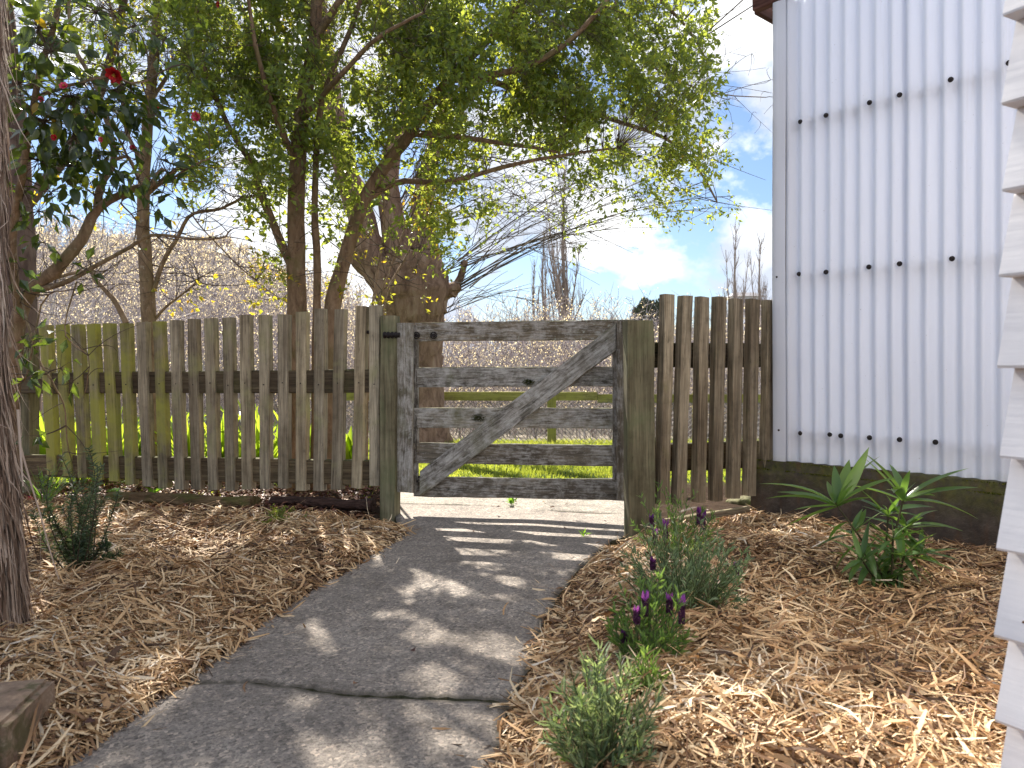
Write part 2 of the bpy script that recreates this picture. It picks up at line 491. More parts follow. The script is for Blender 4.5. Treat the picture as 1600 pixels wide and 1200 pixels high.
# ------------------------------------------------------------------ concrete path
def concrete_mat(name, a, b_, c, moss_edge=True):
    m, nt, b = new_mat(name)
    pos = NN(nt, 'ShaderNodeNewGeometry').outputs['Position']
    big = nz(nt, pos, 2.3, 6, 0.6)
    fine = nz(nt, pos, 190, 4, 0.75)
    med = nz(nt, pos, 14, 8, 0.7)
    col = ramp(nt, math_(nt, 'ADD', math_(nt, 'MULTIPLY', big, 0.5), math_(nt, 'MULTIPLY', med, 0.5)), [(0.36, a), (0.52, b_), (0.66, c)])
    vo = NN(nt, 'ShaderNodeTexVoronoi', {'Vector': pos, 'Scale': 115.0})
    sp = ramp(nt, vo.outputs['Color'], [(0.0, (0.42, 0.42, 0.44)), (0.35, (0.9, 0.9, 0.9)), (0.65, (1.05, 1.05, 1.05)), (1.0, (1.9, 1.8, 1.7))])
    col = mix(nt, 1.0, col, sp, 'MULTIPLY')
    col = mix(nt, ramp(nt, fine, [(0.35, (0.75, 0.75, 0.75)), (0.5, (0, 0, 0))]), col, (0.035, 0.033, 0.03))
    # dirt stain patches
    st = ramp(nt, nz(nt, pos, 5.5, 7, 0.7, 0.6), [(0.55, (0, 0, 0)), (0.7, (1, 1, 1))])
    col = mix(nt, math_(nt, 'MULTIPLY', st, 0.5), col, (0.075, 0.062, 0.05))
    ed = NN(nt, 'ShaderNodeAttribute', attribute_name='tone').outputs['Fac']
    en = math_(nt, 'ADD', ed, math_(nt, 'MULTIPLY', math_(nt, 'SUBTRACT', nz(nt, pos, 22, 6, 0.7), 0.5), 0.9))
    ef = ramp(nt, en, [(0.35, (0, 0, 0)), (0.85, (1, 1, 1))])
    col = mix(nt, math_(nt, 'MULTIPLY', ef, 0.75), col, (0.060, 0.052, 0.036))
    geo = NN(nt, 'ShaderNodeNewGeometry')
    nzv = NN(nt, 'ShaderNodeSeparateXYZ', {0: geo.outputs['Normal']}).outputs[2]
    side = ramp(nt, nzv, [(0.3, (1, 1, 1)), (0.8, (0, 0, 0))])
    col = mix(nt, math_(nt, 'MULTIPLY', side, 0.8), col, (0.055, 0.058, 0.022))
    nt.links.new(col, b.inputs['Base Color'])
    b.inputs['Roughness'].default_value = 0.86
    b.inputs['Specular IOR Level'].default_value = 0.35
    h = math_(nt, 'ADD', math_(nt, 'MULTIPLY', fine, 0.6), math_(nt, 'ADD', math_(nt, 'MULTIPLY', med, 0.9), math_(nt, 'MULTIPLY', vo.outputs['Distance'], 0.5)))
    bump(nt, b, h, 0.7, 0.006)
    return m
conc = concrete_mat('old_concrete', (0.175, 0.15, 0.128), (0.275, 0.238, 0.205), (0.39, 0.345, 0.30))
conc2 = concrete_mat('pale_concrete', (0.20, 0.175, 0.145), (0.30, 0.27, 0.23), (0.42, 0.38, 0.33))

path_root = bpy.data.objects.new('path', None); COL.objects.link(path_root); place(path_root, Matrix.Identity(4)); path_root['kind'] = 'structure'

def crack_y(t, c):
    """joint line across the path at fraction t, through control list c"""
    return np.interp(t, [p[0] for p in c], [p[1] for p in c])
def joint(pxs):
    pts = [G(*p) for p in pxs]
    out = []
    for p in pts:
        t = (p[0] - lx(p[1])) / (rx(p[1]) - lx(p[1]))
        out.append((float(t), float(p[1])))
    return sorted(out)
J0 = [(0, 0.25), (1, 0.25)]
J1 = joint([(290, 1066), (400, 1063), (470, 1072), (560, 1086), (700, 1092), (812, 1096)])
J2 = joint([(640, 787), (760, 790), (860, 797), (985, 803)])
J2 = [(0, J2[0][1]), (1, J2[-1][1])] if len(J2) < 2 else J2
J3 = [(0, 6.1), (0.5, 5.9), (1, 6.05)]
def slab(Ja, Jb, mat, z=0.0, gap=0.0028, thick=0.07, seed=0, tilt=0.0, nu=40, nv=60, name='slab'):
    tv = np.linspace(0, 1, nv); tu = np.linspace(0, 1, nu)
    A = crack_y(tu, Ja) + gap + (vnoise(tu * 46, tu * 0, 1, 21) - 0.5) * 0.020 + np.maximum(vnoise(tu * 9, tu * 0, 1, 23 + seed) - 0.62, 0) * 0.03
    B = crack_y(tu, Jb) - gap + (vnoise(tu * 30, tu * 0, 1, 21) - 0.5) * 0.012
    Y = A[None] * (1 - tv[:, None]) + B[None] * tv[:, None]
    xl = lx(Y) - 0.03 + (vnoise(Y, Y * 0, 9, 31) - 0.5) * 0.02; xr = rx(Y) + (vnoise(Y, Y * 0, 11, 32) - 0.5) * 0.022
    X = xl * (1 - tu[None]) + xr * tu[None]
    e = np.minimum(np.minimum(tv[:, None] * (B - A)[None], (1 - tv[:, None]) * (B - A)[None]), np.minimum(tu, 1 - tu)[None] * 0.9)
    Z = z + (vnoise(X, Y, 3, 40 + seed) - 0.5) * 0.016 - 0.006 * np.exp(-e / 0.010) + tilt * (tv[:, None] - 0.5)
    g = Geo()
    idx = np.arange(X.size).reshape(X.shape)
    F = np.stack([idx[:-1, :-1], idx[:-1, 1:], idx[1:, 1:], idx[1:, :-1]], -1).reshape(-1, 4)
    g.add(np.stack([X, Y, Z], -1), F, np.exp(-e / 0.020).ravel())
    ring = np.concatenate([idx[0, :], idx[1:, -1], idx[-1, -2::-1], idx[-2:0:-1, 0]])
    pts = np.stack([X, Y, Z], -1).reshape(-1, 3)[ring]
    low = pts.copy(); low[:, 2] = z - thick
    n = len(ring); V = np.concatenate([pts, low])
    i = np.arange(n); j = (i + 1) % n
    g.add(V, np.stack([i, i + n, j + n, j], -1))
    return g.build(name, mat, path_root, smooth=False)
slab(J0, J1, conc, z=-0.006, seed=1, tilt=0.008)
slab(J1, J2, conc, z=0.0, seed=2, nv=120)
slab(J2, J3, conc2, z=0.0, seed=3, name='slab')

# ------------------------------------------------------------------ boards
def board(name, A, B, wdir, w, t, mat, parent, segs=6, ch=0.004, jit=0.0015, bow=0.0, w2=None, skew=0.0):
    """board from A to B (centre line of its FRONT face); w along wdir, t away from the viewer side (local -z)."""
    A = Vector(A); B = Vector(B); x = (B - A); Lg = x.length; x.normalize()
    y = (Vector(wdir) - x * x.dot(Vector(wdir))).normalized(); z = x.cross(y)
    M = Matrix((( x.x, y.x, z.x, A.x), (x.y, y.y, z.y, A.y), (x.z, y.z, z.z, A.z), (0, 0, 0, 1)))
    g = Geo()
    w2 = w if w2 is None else w2
    xs = np.linspace(0, Lg, segs + 1)
    V = []
    for k, xx in enumerate(xs):
        ww = (w * (1 - xx / Lg) + w2 * xx / Lg) / 2
        c = ch * random.uniform(0.6, 1.6)
        pr = np.array([(-ww + c, 0), (ww - c, 0), (ww, -c), (ww, -t + c), (ww - c, -t), (-ww + c, -t), (-ww, -t + c), (-ww, -c)])
        pr = pr + rng.normal(0, jit, pr.shape)
        pr[:, 1] += bow * 4 * (xx / Lg) * (1 - xx / Lg)
        xo = xx + (skew * pr[:, 0] if k in (0, segs) else 0)
        V.append(np.column_stack([np.full(8, xx) + (skew * pr[:, 0] if k in (0, segs) else 0), pr]))
    V = np.array(V)
    idx = np.arange((segs + 1) * 8).reshape(segs + 1, 8)
    a, b_ = idx[:-1], idx[1:]
    F = np.stack([a, np.roll(a, -1, 1), np.roll(b_, -1, 1), b_], -1).reshape(-1, 4)
    g.add(V.reshape(-1, 3), F)
    for k, rev in ((0, True), (segs, False)):
        r = idx[k]; q = np.array([[r[0], r[1], r[2], r[7]], [r[7], r[2], r[3], r[6]], [r[6], r[3], r[4], r[5]]])
        if not rev: q = q[:, ::-1]
        g.f[4].append(q)
    o = g.build(name, mat, parent, M)
    return o

m_picket_green = wood_mat('mossy_picket_timber', (0.16, 0.14, 0.09), (0.31, 0.27, 0.18), (0.46, 0.40, 0.28), moss=0.9, moss_col=(0.34, 0.34, 0.07), top_moss=0.6)  # real moss, its yellow-green raised to paint the glow on the far pickets
m_picket = wood_mat('grey_picket_timber', (0.21, 0.18, 0.135), (0.40, 0.345, 0.25), (0.56, 0.495, 0.37), moss=0.45, moss_col=(0.33, 0.33, 0.15), top_moss=0.7)
m_picket_r = wood_mat('brown_picket_timber', (0.11, 0.088, 0.064), (0.29, 0.24, 0.168), (0.46, 0.395, 0.285), moss=0.25, moss_col=(0.22, 0.20, 0.09), top_moss=0.4)
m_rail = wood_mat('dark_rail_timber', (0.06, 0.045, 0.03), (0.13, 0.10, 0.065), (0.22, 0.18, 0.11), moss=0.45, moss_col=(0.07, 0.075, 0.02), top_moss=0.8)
m_post = wood_mat('green_post_timber', (0.11, 0.095, 0.06), (0.22, 0.20, 0.125), (0.34, 0.31, 0.20), moss=0.5, moss_col=(0.135, 0.15, 0.075), top_moss=0.8, grain=(1.6, 38, 38))
m_gate = wood_mat('gate_timber_flaking_paint', (0.10, 0.092, 0.075), (0.22, 0.205, 0.175), (0.36, 0.34, 0.30), moss=0.42, moss_col=(0.13, 0.13, 0.055), paint=0.64, lichen=0.4, top_moss=0.9)
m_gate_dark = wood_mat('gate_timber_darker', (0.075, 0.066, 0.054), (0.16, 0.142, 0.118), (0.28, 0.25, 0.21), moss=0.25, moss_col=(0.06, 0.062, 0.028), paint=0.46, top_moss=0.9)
m_gate_top = wood_mat('gate_timber_mossy', (0.09, 0.08, 0.06), (0.18, 0.155, 0.12), (0.30, 0.26, 0.20), moss=0.55, moss_col=(0.16, 0.165, 0.085), paint=0.55, lichen=0.4, top_moss=0.9)
m_far_rail = wood_mat('far_rail_timber', (0.25, 0.24, 0.08), (0.36, 0.34, 0.12), (0.48, 0.46, 0.2), moss=0.8, moss_col=(0.36, 0.35, 0.07))
m_iron, nt, b = new_mat('rusty_dark_iron')
b.inputs['Base Color'].default_value = (0.03, 0.024, 0.024, 1); b.inputs['Metallic'].default_value = 0.6; b.inputs['Roughness'].default_value = 0.6

def screw(g, c, n, r=0.004, h=0.002):
    pass

def cyl(name, A, B, r, mat, parent, sides=12, r2=None):
    A = np.array(A, float); B = np.array(B, float)
    g = Geo(); r2 = r if r2 is None else r2
    P = np.array([A, A, B, B]); 
    d = (B - A) / np.linalg.norm(B - A)
    P = np.array([A, A + d * 1e-4, B - d * 1e-4, B])
    tubes(g, P, np.array([1e-4, r, r2, 1e-4]), sides)
    return g.build(name, mat, parent)

# ---- left picket fence
def left_fence():
    tops = [60, 86, 110, 135, 160, 187, 213, 238, 265, 292, 319, 347, 374, 404, 434, 462, 491, 523, 556, 578]
    ty = [508, 507, 507, 506, 505, 505, 503, 502, 500, 498, 497, 496, 492, 492, 491, 487, 482, 483, 478, 477]
    by = [742, 744, 747, 750, 752, 757, 760, 763, 765, 765, 766, 767, 765, 764, 763, 767, 767, 765, 763, 759]
    lean = [13, 12, 11, 11, 11, 9, 10, 9, 8, 7, 6, 5, 4, 2, 0, 0, -2, -5, -7, 0]
    base = PL.hit(330, 770); base.z = 0
    root = thing('picket_fence', base, 'weathered timber picket fence running beside the garden bed, greener with moss at its far end', 'fence')
    for i, x in enumerate(tops):
        wpx = 13.2 if i < 12 else 14.0
        T = PL.hit(x + wpx / 2, ty[i]); Bm = PL.hit(x + wpx / 2 + lean[i], by[i])
        w = wpx / FPX * T.y / 0.80
        d = PL.N3 * random.uniform(-0.004, 0.004)
        mt = m_picket_green if i < 5 or (i < 8 and i % 2) else m_picket
        o = board('picket', Bm + d, T + d, PL.U3, w, 0.056, mt, root, segs=7, ch=0.0035, jit=0.001, bow=random.uniform(-0.004, 0.004), skew=random.uniform(-0.05, 0.05))
        # nail head
        nb = PL.hit(x + wpx / 2 + lean[i] * 0.4, 600 + random.uniform(-2, 2)) + PL.N3 * 0.003 + d
        cyl('nail', nb, nb - PL.N3 * 0.008, 0.004, m_iron, o, 6)
    back = -0.062
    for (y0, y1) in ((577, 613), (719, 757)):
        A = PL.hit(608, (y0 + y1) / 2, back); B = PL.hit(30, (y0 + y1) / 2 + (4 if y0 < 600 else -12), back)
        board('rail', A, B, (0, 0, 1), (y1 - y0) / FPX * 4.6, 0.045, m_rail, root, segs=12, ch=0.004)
    # short offcut beside the gate post
    board('offcut', PL.hit(598, 757, -0.01), PL.hit(600, 715, -0.01), PL.U3, 0.05, 0.05, m_picket, root, 2)
    for xx, yt in ((38, 520),):
        P0 = PL.hit(xx, yt, -0.108); P1 = P0.copy(); P1.z = -0.1
        board('post', P1, P0, PL.U3, 0.085, 0.085, m_post, root, 5)
left_fence()

# ---- right picket fence
def right_fence():
    tops = [1029, 1057, 1083, 1110, 1136, 1162, 1187]
    ty = [461, 463, 465, 465, 468, 468.5, 470]
    by = [786, 787, 783, 781, 777, 773, 771]
    lean = [-9, -10, -6, -6, -5, -6, -5]
    base = PR.hit(1110, 790); base.z = 0
    root = thing('picket_fence', base, 'short tall picket fence panel between the gate post and the white corrugated shed', 'fence')
    for i, x in enumerate(tops):
        T = PR.hit(x + 8.5, ty[i]); Bm = PR.hit(x + 8.5 + lean[i], by[i])
        o = board('picket', Bm, T, PR.U3, 0.063, 0.050, m_picket_r, root, segs=7, ch=0.0035, jit=0.001, bow=random.uniform(-0.005, 0.005), skew=random.uniform(-0.06, 0.06))
        for yy in (556, 715):
            nb = PR.hit(x + 8.5 + lean[i] * (yy - 465) / 320, yy) + PR.N3 * 0.002
            cyl('nail', nb, nb - PR.N3 * 0.006, 0.003, m_iron, o, 6)
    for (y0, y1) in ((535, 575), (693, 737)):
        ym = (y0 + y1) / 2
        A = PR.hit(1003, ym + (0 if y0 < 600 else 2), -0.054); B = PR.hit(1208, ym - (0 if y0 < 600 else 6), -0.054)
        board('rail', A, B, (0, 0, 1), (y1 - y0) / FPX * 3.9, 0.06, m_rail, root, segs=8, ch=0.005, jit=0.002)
right_fence()

# ---- gate posts
def gate_posts():
    b0 = PL.hit(607, 805); 
    P = Plane((0, 4.50), (1, 4.50))
    T = P.hit(605, 493); Bm = P.hit(605, 812)
    r = thing('gate_post', (T.x, T.y, 0), 'slim green hinge post between the long picket fence and the gate', 'post')
    board('post_timber', (T.x, T.y, -0.1), T, PL.U3, 0.095, 0.09, m_post, r, 8, ch=0.006)
    P = Plane((0, 3.92), (1, 3.90))
    T = P.hit(996, 503); Bm = P.hit(999, 838)
    r = thing('gate_post', (Bm.x, Bm.y, 0), 'thick cracked greenish post with a dark knot, where the gate closes', 'post')
    board('post_timber', (Bm.x - 0.01, Bm.y, -0.1), T - Vector((0.01, 0, 0)), (1, 0.02, 0), 0.134, 0.13, m_post, r, 10, ch=0.006, jit=0.0018)
    K = P.hit(1003, 595)
    cyl('knot', K + Vector((0, 0.004, 0)), K - Vector((0, 0.0015, 0)), 0.018, m_rail, r, 14)
    # crack: thin dark ribbon laid just in front of the face, no groove cut
    g = Geo()
    pts = np.array([P.hit(x, y) - Vector((0, 0.0012, 0)) for x, y in ((982, 560), (987, 620), (993, 680), (1001, 740), (1008, 790), (1011, 830))])
    ribbons(g, path_pts(pts, 24)[None], np.full((1, 24), 0.0016), np.array([[[1.0, 0, 0]]]), 0.0)
    g.build('crack', m_iron, r)
gate_posts()

# ---- gate
def gate():
    base = PG.hit(800, 790); base.z = 0
    root = thing('farm_gate', base, 'old five rail farm gate with flaking white paint and one diagonal brace across the path', 'gate')
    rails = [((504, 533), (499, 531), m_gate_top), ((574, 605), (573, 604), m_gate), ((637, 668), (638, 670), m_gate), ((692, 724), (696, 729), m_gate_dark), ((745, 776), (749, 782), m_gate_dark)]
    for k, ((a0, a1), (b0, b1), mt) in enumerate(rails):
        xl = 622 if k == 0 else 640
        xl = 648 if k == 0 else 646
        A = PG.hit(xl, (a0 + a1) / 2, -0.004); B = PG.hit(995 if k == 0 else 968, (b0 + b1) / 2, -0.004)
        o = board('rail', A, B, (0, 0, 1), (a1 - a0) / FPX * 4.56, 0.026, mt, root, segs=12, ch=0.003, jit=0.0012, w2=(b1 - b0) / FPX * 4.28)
        if k == 0:
            for xx in (651, 678):
                c = PG.hit(xx, 524, 0.0)
                bt = cyl('bolt', c, c + PG.N3 * 0.012, 0.011, m_iron, o, 10)
                ring = Geo(); an = np.linspace(0, 2 * np.pi, 13)
                rp = np.array([np.array(c) + np.array(PG.U3) * math.cos(a) * 0.019 + np.array([0, 0, 1]) * math.sin(a) * 0.019 + np.array(PG.N3) * 0.004 for a in an])
                tubes(ring, rp, np.full(13, 0.0035), 5)
                ring.build('washer', m_iron, root)
    # hinge stile, two thicknesses
    board('stile', PG.hit(633.5, 768, 0.022), PG.hit(633.5, 505, 0.022), PG.U3, 27.5 / FPX * 4.57, 0.03, m_gate, root, 10, ch=0.003)
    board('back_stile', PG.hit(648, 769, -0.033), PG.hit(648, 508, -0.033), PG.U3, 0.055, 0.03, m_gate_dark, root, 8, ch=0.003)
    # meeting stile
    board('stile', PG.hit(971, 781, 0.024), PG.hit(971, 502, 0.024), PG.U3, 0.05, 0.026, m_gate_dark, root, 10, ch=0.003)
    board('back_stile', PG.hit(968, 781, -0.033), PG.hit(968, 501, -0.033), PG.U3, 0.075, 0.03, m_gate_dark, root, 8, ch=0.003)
    # diagonal brace
    A = PG.hit(656, 756, 0.024); B = PG.hit(962, 527, 0.024)
    board('brace', A, B, (0, 0, 1), 33 / FPX * 4.4, 0.026, m_gate, root, 12, ch=0.003, skew=0.74)
    # moss cushions on the brace and a rusty stain plug
    mm = tone_mat('moss_cushion', [(0, (0.03, 0.04, 0.012)), (1, (0.09, 0.10, 0.03))], 0.95, 0.1)
    for (x, y, r0) in ((748, 653, 0.035), (826, 597, 0.03)):
        c = np.array(PG.hit(x, y, 0.0))
        n = 500
        d = unit(rng.standard_normal((n, 3))); 
        B0 = c + d * np.array([r0 * 1.2, 0.006, r0 * 0.6]) * rng.uniform(0.2, 1, (n, 1))
        B0 = B0 + np.array(PG.N3) * 0.004
        g = Geo(); leaves(g, B0, d + np.array([0, -0.8, 0.3]), rng.standard_normal((n, 3)), 0.007, 0.0016, rng.random(n))
        g.build('moss', mm, root, kind='stuff')
    # hinge
    c = PG.hit(626, 524, 0.022)
    P4 = Plane((0, 4.45), (1, 4.45))
    cyl('hinge_pin', P4.hit(600, 523.5), P4.hit(625, 523.5), 0.015, m_iron, root, 12)
    for xx in (601, 607, 613, 619):
        q = P4.hit(xx, 523.5)
        cyl('hinge_collar', q - PG.U3 * 0.004, q + PG.U3 * 0.004, 0.020, m_iron, root, 12)
    cyl('hinge_ring', c + PG.N3 * 0.001, c + PG.N3 * 0.016, 0.025, m_iron, root, 14)
    q = PL.hit(573, 519, 0.0)
    cyl('hinge_tail', PL.hit(597, 520, -0.03), PL.hit(571, 519, -0.03), 0.011, m_iron, root, 10)
    for (x, y) in ((625, 757), (652, 752), (655, 745), (966, 512), (642, 757)):
        q = PG.hit(x, y, 0.0245)
        cyl('bolt', q - PG.N3 * 0.003, q + PG.N3 * 0.004, 0.007, m_iron, root, 8)
gate()

# ------------------------------------------------------------------ shed
def shed():
    m, nt, b = new_mat('white_translucent_sheet')
    v = NN(nt, 'ShaderNodeNewGeometry').outputs['Position']
    st = nz(nt, NN(nt, 'ShaderNodeMapping', {'Vector': v, 'Scale': (9, 9, 0.7)}).outputs[0], 1.5, 7, 0.65)
    col = ramp(nt, st, [(0.3, (0.77, 0.80, 0.885)), (0.6, (0.80, 0.83, 0.91))])
    gr = ramp(nt, nz(nt, v, 48, 4, 0.6), [(0.72, (0, 0, 0)), (0.76, (1, 1, 1))])
    col = mix(nt, math_(nt, 'MULTIPLY', gr, 0.25), col, (0.32, 0.30, 0.26))
    dr = NN(nt, 'ShaderNodeMapping', {'Vector': v, 'Scale': (30, 30, 1.1)}).outputs[0]
    f = ramp(nt, nz(nt, dr, 1.4, 5, 0.6), [(0.60, (0, 0, 0)), (0.75, (1, 1, 1))])
    col = mix(nt, math_(nt, 'MULTIPLY', f, 0.22), col, (0.52, 0.50, 0.47))
    fl = ramp(nt, nz(nt, v, 95, 2, 0.5), [(0.76, (0, 0, 0)), (0.78, (1, 1, 1))])
    col = mix(nt, math_(nt, 'MULTIPLY', fl, 0.7), col, (0.16, 0.12, 0.09))
    # green grime creeping up from the bottom edge
    zz = NN(nt, 'ShaderNodeSeparateXYZ', {0: v}).outputs[2]
    nb = nz(nt, v, 6, 6, 0.7)
    f = NN(nt, 'ShaderNodeMapRange', {'Value': math_(nt, 'SUBTRACT', zz, math_(nt, 'MULTIPLY', nb, 0.12)), 'From Min': 0.34, 'From Max': 0.26}).outputs[0]
    col = mix(nt, math_(nt, 'MULTIPLY', f, 0.5), col, (0.35, 0.36, 0.25))
    nt.links.new(col, b.inputs['Base Color'])
    b.inputs['Roughness'].default_value = 0.42
    tr = NN(nt, 'ShaderNodeBsdfTranslucent', {'Color': (0.80, 0.85, 0.97, 1)})
    ms = NN(nt, 'ShaderNodeMixShader', {0: 0.30, 1: b.outputs[0], 2: tr.outputs[0]})
    nt.links.new(ms.outputs[0], nt.nodes['Material Output'].inputs['Surface'])
    tim = wood_mat('shed_frame_timber', (0.45, 0.44, 0.45), (0.58, 0.57, 0.58), (0.65, 0.64, 0.65))
    fas = wood_mat('red_brown_fascia', (0.05, 0.022, 0.018), (0.10, 0.045, 0.035), (0.17, 0.09, 0.07))
    cor = PS.hit(1212, 700)
    u = -PS.U3 if PS.hit(1400, 600).x - cor.x < 0 else PS.U3
    u = (PS.hit(1400, 600) - PS.hit(1212, 600)); u.z = 0; u.normalize()
    back = -PS.N3
    root = thing('corrugated_shed', (cor.x, cor.y, 0), 'tall white corrugated translucent shed wall on a mossy concrete base', 'shed')
    o0 = Vector((cor.x, cor.y, 0))
    H0, H1 = PS.hit(1400, 735).z, 2.80
    def sheet(name, s0, s1, d, zb, zt, org, ud, nd, amp=0.0140, tilt=0.0, phase=0.0):
        n = int((s1 - s0) / 0.0762 * 14) + 1
        s = np.linspace(s0, s1, n)
        a = d + amp * np.cos(2 * np.pi * (s + phase) / 0.0762)
        zs = np.linspace(0, 1, 17)
        g = Geo()
        zbv = zb + tilt * s
        Pp = np.zeros((17, n, 3))
        for k, q in enumerate(zs):
            w = (vnoise(s * 2.5, s * 0 + q * 5.0, 1, 61) - 0.5) * 0.012
            Pp[k, :, 0] = org.x + ud.x * s + nd.x * (a + w); Pp[k, :, 1] = org.y + ud.y * s + nd.y * (a + w)
            Pp[k, :, 2] = zbv * (1 - q) + zt * q
        idx = np.arange(17 * n).reshape(17, n)
        F = np.stack([idx[:-1, :-1], idx[:-1, 1:], idx[1:, 1:], idx[1:, :-1]], -1).reshape(-1, 4)
        g.add(Pp, F)
        return g.build(name, m, root, smooth=True)
    zL = PS.hit(1225, 719.5).z; sL = (PS.hit(1225, 600) - PS.hit(1212, 600)).length
    zR = PS.hit(1565, 752).z; sR = (PS.hit(1565, 600) - PS.hit(1212, 600)).length
    tl = (zR - zL) / (sR - sL); zb = zL - tl * sL
    s_seam = (PS.hit(1408, 600) - PS.hit(1212, 600)).length
    sheet('sheet', 0.035, s_seam + 0.03, 0.0, zb, H1, o0, u, PS.N3, tilt=tl)
    sheet('sheet', s_seam, 1.75, 0.0016, zb + 0.002, H1, o0, u, PS.N3, tilt=tl)
    # return wall round the corner
    sheet('sheet', 0.03, 2.2, 0.0, zb, H1, o0, back, -u, tilt=0)
    # unseen far walls and roof of the same sheet, added to soften sunlight inside
    oB = o0 + back * 2.2
    sheet('sheet', 0.0, 1.8, 0.0, zb, H1, oB, u, back, tilt=0)
    oR = o0 + u * 1.78
    sheet('sheet', 0.03, 2.2, 0.0, zb, H1, oR, back, u, tilt=0)
    g = Geo(); n = 170; ss = np.linspace(-0.03, 1.88, n); a = 0.0095 * np.cos(2 * np.pi * ss / 0.0762)
    P = np.zeros((6, n, 3))
    for k, q in enumerate(np.linspace(0.015, 2.3, 6)):
        p = np.array(o0)[None] + np.array(u)[None] * ss[:, None] + np.array(back)[None] * q
        p[:, 2] = H1 - 0.012 + a; P[k] = p
    idx = np.arange(6 * n).reshape(6, n); g.add(P, np.stack([idx[:-1, :-1], idx[:-1, 1:], idx[1:, 1:], idx[1:, :-1]], -1).reshape(-1, 4))
    g.build('unseen_roof_sheet', m, root, smooth=True)
    # corner flashing: folded strip
    g = Geo()
    prof = [(-0.012, -0.09), (-0.014, -0.02), (-0.012, 0.012), (-0.004, 0.02), (0.02, 0.021), (0.045, 0.0185), (0.064, 0.013)]
    zs = np.linspace(zb - 0.004, H1, 14)
    P = np.zeros((14, 7, 3))
    for k, z in enumerate(zs):
        wv = math.sin(z * 3.1) * 0.002
        for j, (a, c) in enumerate(prof):
            p = o0 + u * (a + (wv if j > 1 else 0)) + PS.N3 * c
            P[k, j] = (p.x, p.y, z)
    idx = np.arange(98).reshape(14, 7)
    g.add(P, np.stack([idx[:-1, :-1], idx[:-1, 1:], idx[1:, 1:], idx[1:, :-1]], -1).reshape(-1, 4))
    g.build('corner_flashing', m, root, smooth=True)
    # frame
    rows = [(1290, 184), (1290, 431), (1296, 684)]
    bolts = [[(1250, 190), (1290, 180), (1358, 160), (1405, 148), (1485, 124), (1576, 98)],
             [(1215, 433), (1248, 428), (1290, 425), (1357, 417), (1405, 412), (1487, 404)],
             [(1218, 672), (1250, 677), (1296, 679), (1313, 681), (1358, 684), (1405, 687), (1461, 691)]]
    for (x, y), bl in zip(rows, bolts):
        z = PS.hit(x, y).z
        A = o0 + u * 0.04 - PS.N3 * 0.025; B = o0 + u * 1.75 - PS.N3 * 0.025
        board('purlin', (A.x, A.y, z), (B.x, B.y, z), (0, 0, 1), 0.06, 0.045, tim, root, 4)
        for bx, by in bl:
            q = PS.hit(bx, by, 0.012)
            bt = Geo()
            n3 = np.array(PS.N3); c = np.array(q)
            P = np.array([c - n3 * 0.006, c - n3 * 0.0055, c + n3 * 0.0, c + n3 * 0.003, c + n3 * 0.0032, c + n3 * 0.010, c + n3 * 0.0105])
            tubes(bt, P, np.array([0.0001, 0.0125, 0.0115, 0.009, 0.0065, 0.0055, 0.0001]), 10)
            bt.build('roofing_screw', m_iron, root, smooth=False)
    for s in (0.05, 1.7):
        A = o0 + u * s - PS.N3 * 0.072
        board('stud', (A.x, A.y, zb - 0.02), (A.x, A.y, H1), u, 0.07, 0.07, tim, root, 4)
    A = o0 + back * 2.15 + u * 0.06
    board('stud', (A.x, A.y, 0), (A.x, A.y, H1), u, 0.07, 0.07, tim, root, 4)
    # fascia end at the eaves, poking past the corner
    zt = PS.hit(1212, 3).z
    A = o0 - u * 0.13 - back * 0.015 + Vector((0, 0, zt + 0.055)); B = A + u * 0.155
    board('fascia', A - PS.N3 * 0.0, B, (0, 0, 1), 0.12, 0.05, fas, root, 3)
    A = o0 - u * 0.12 + back * 0.035; B = A + back * 2.1
    board('soffit_board', (A.x, A.y, zt + 0.06), (B.x, B.y, zt + 0.06), (0, 0, 1), 0.13, 0.03, fas, root, 4)
    A = o0 + u * 0.03 + PS.N3 * 0.02; B = A + u * 1.75
    board('fascia', (A.x, A.y, H1 + 0.075), (B.x, B.y, H1 + 0.075), (0, 0, 1), 0.15, 0.025, fas, root, 4)
    # concrete plinth
    mc, nt, b = new_mat('mossy_plinth_concrete')
    v = NN(nt, 'ShaderNodeNewGeometry').outputs['Position']
    c = ramp(nt, nz(nt, v, 11, 10, 0.75), [(0.3, (0.028, 0.022, 0.018)), (0.5, (0.062, 0.048, 0.038)), (0.72, (0.13, 0.105, 0.085))])
    zz = NN(nt, 'ShaderNodeSeparateXYZ', {0: v}).outputs[2]
    up = NN(nt, 'ShaderNodeMapRange', {'Value': zz, 'From Min': 0.18, 'From Max': 0.36}).outputs[0]
    mo = math_(nt, 'MULTIPLY', up, ramp(nt, nz(nt, v, 9, 8, 0.7), [(0.38, (0, 0, 0)), (0.58, (1, 1, 1))]))
    c = mix(nt, mo, c, ramp(nt, nz(nt, v, 40, 3), [(0.3, (0.04, 0.045, 0.01)), (0.7, (0.12, 0.12, 0.02))]))
    rs = ramp(nt, nz(nt, NN(nt, 'ShaderNodeMapping', {'Vector': v, 'Scale': (1, 1, 0.3)}).outputs[0], 14, 6), [(0.55, (0, 0, 0)), (0.68, (1, 1, 1))])
    c = mix(nt, math_(nt, 'MULTIPLY', rs, 0.5), c, (0.11, 0.05, 0.022))
    nt.links.new(c, b.inputs['Base Color']); b.inputs['Roughness'].default_value = 0.95
    bump(nt, b, nz(nt, v, 38, 10, 0.75), 1.0, 0.012)
    g = Geo()
    ss = np.linspace(-0.115, 1.8, 70)
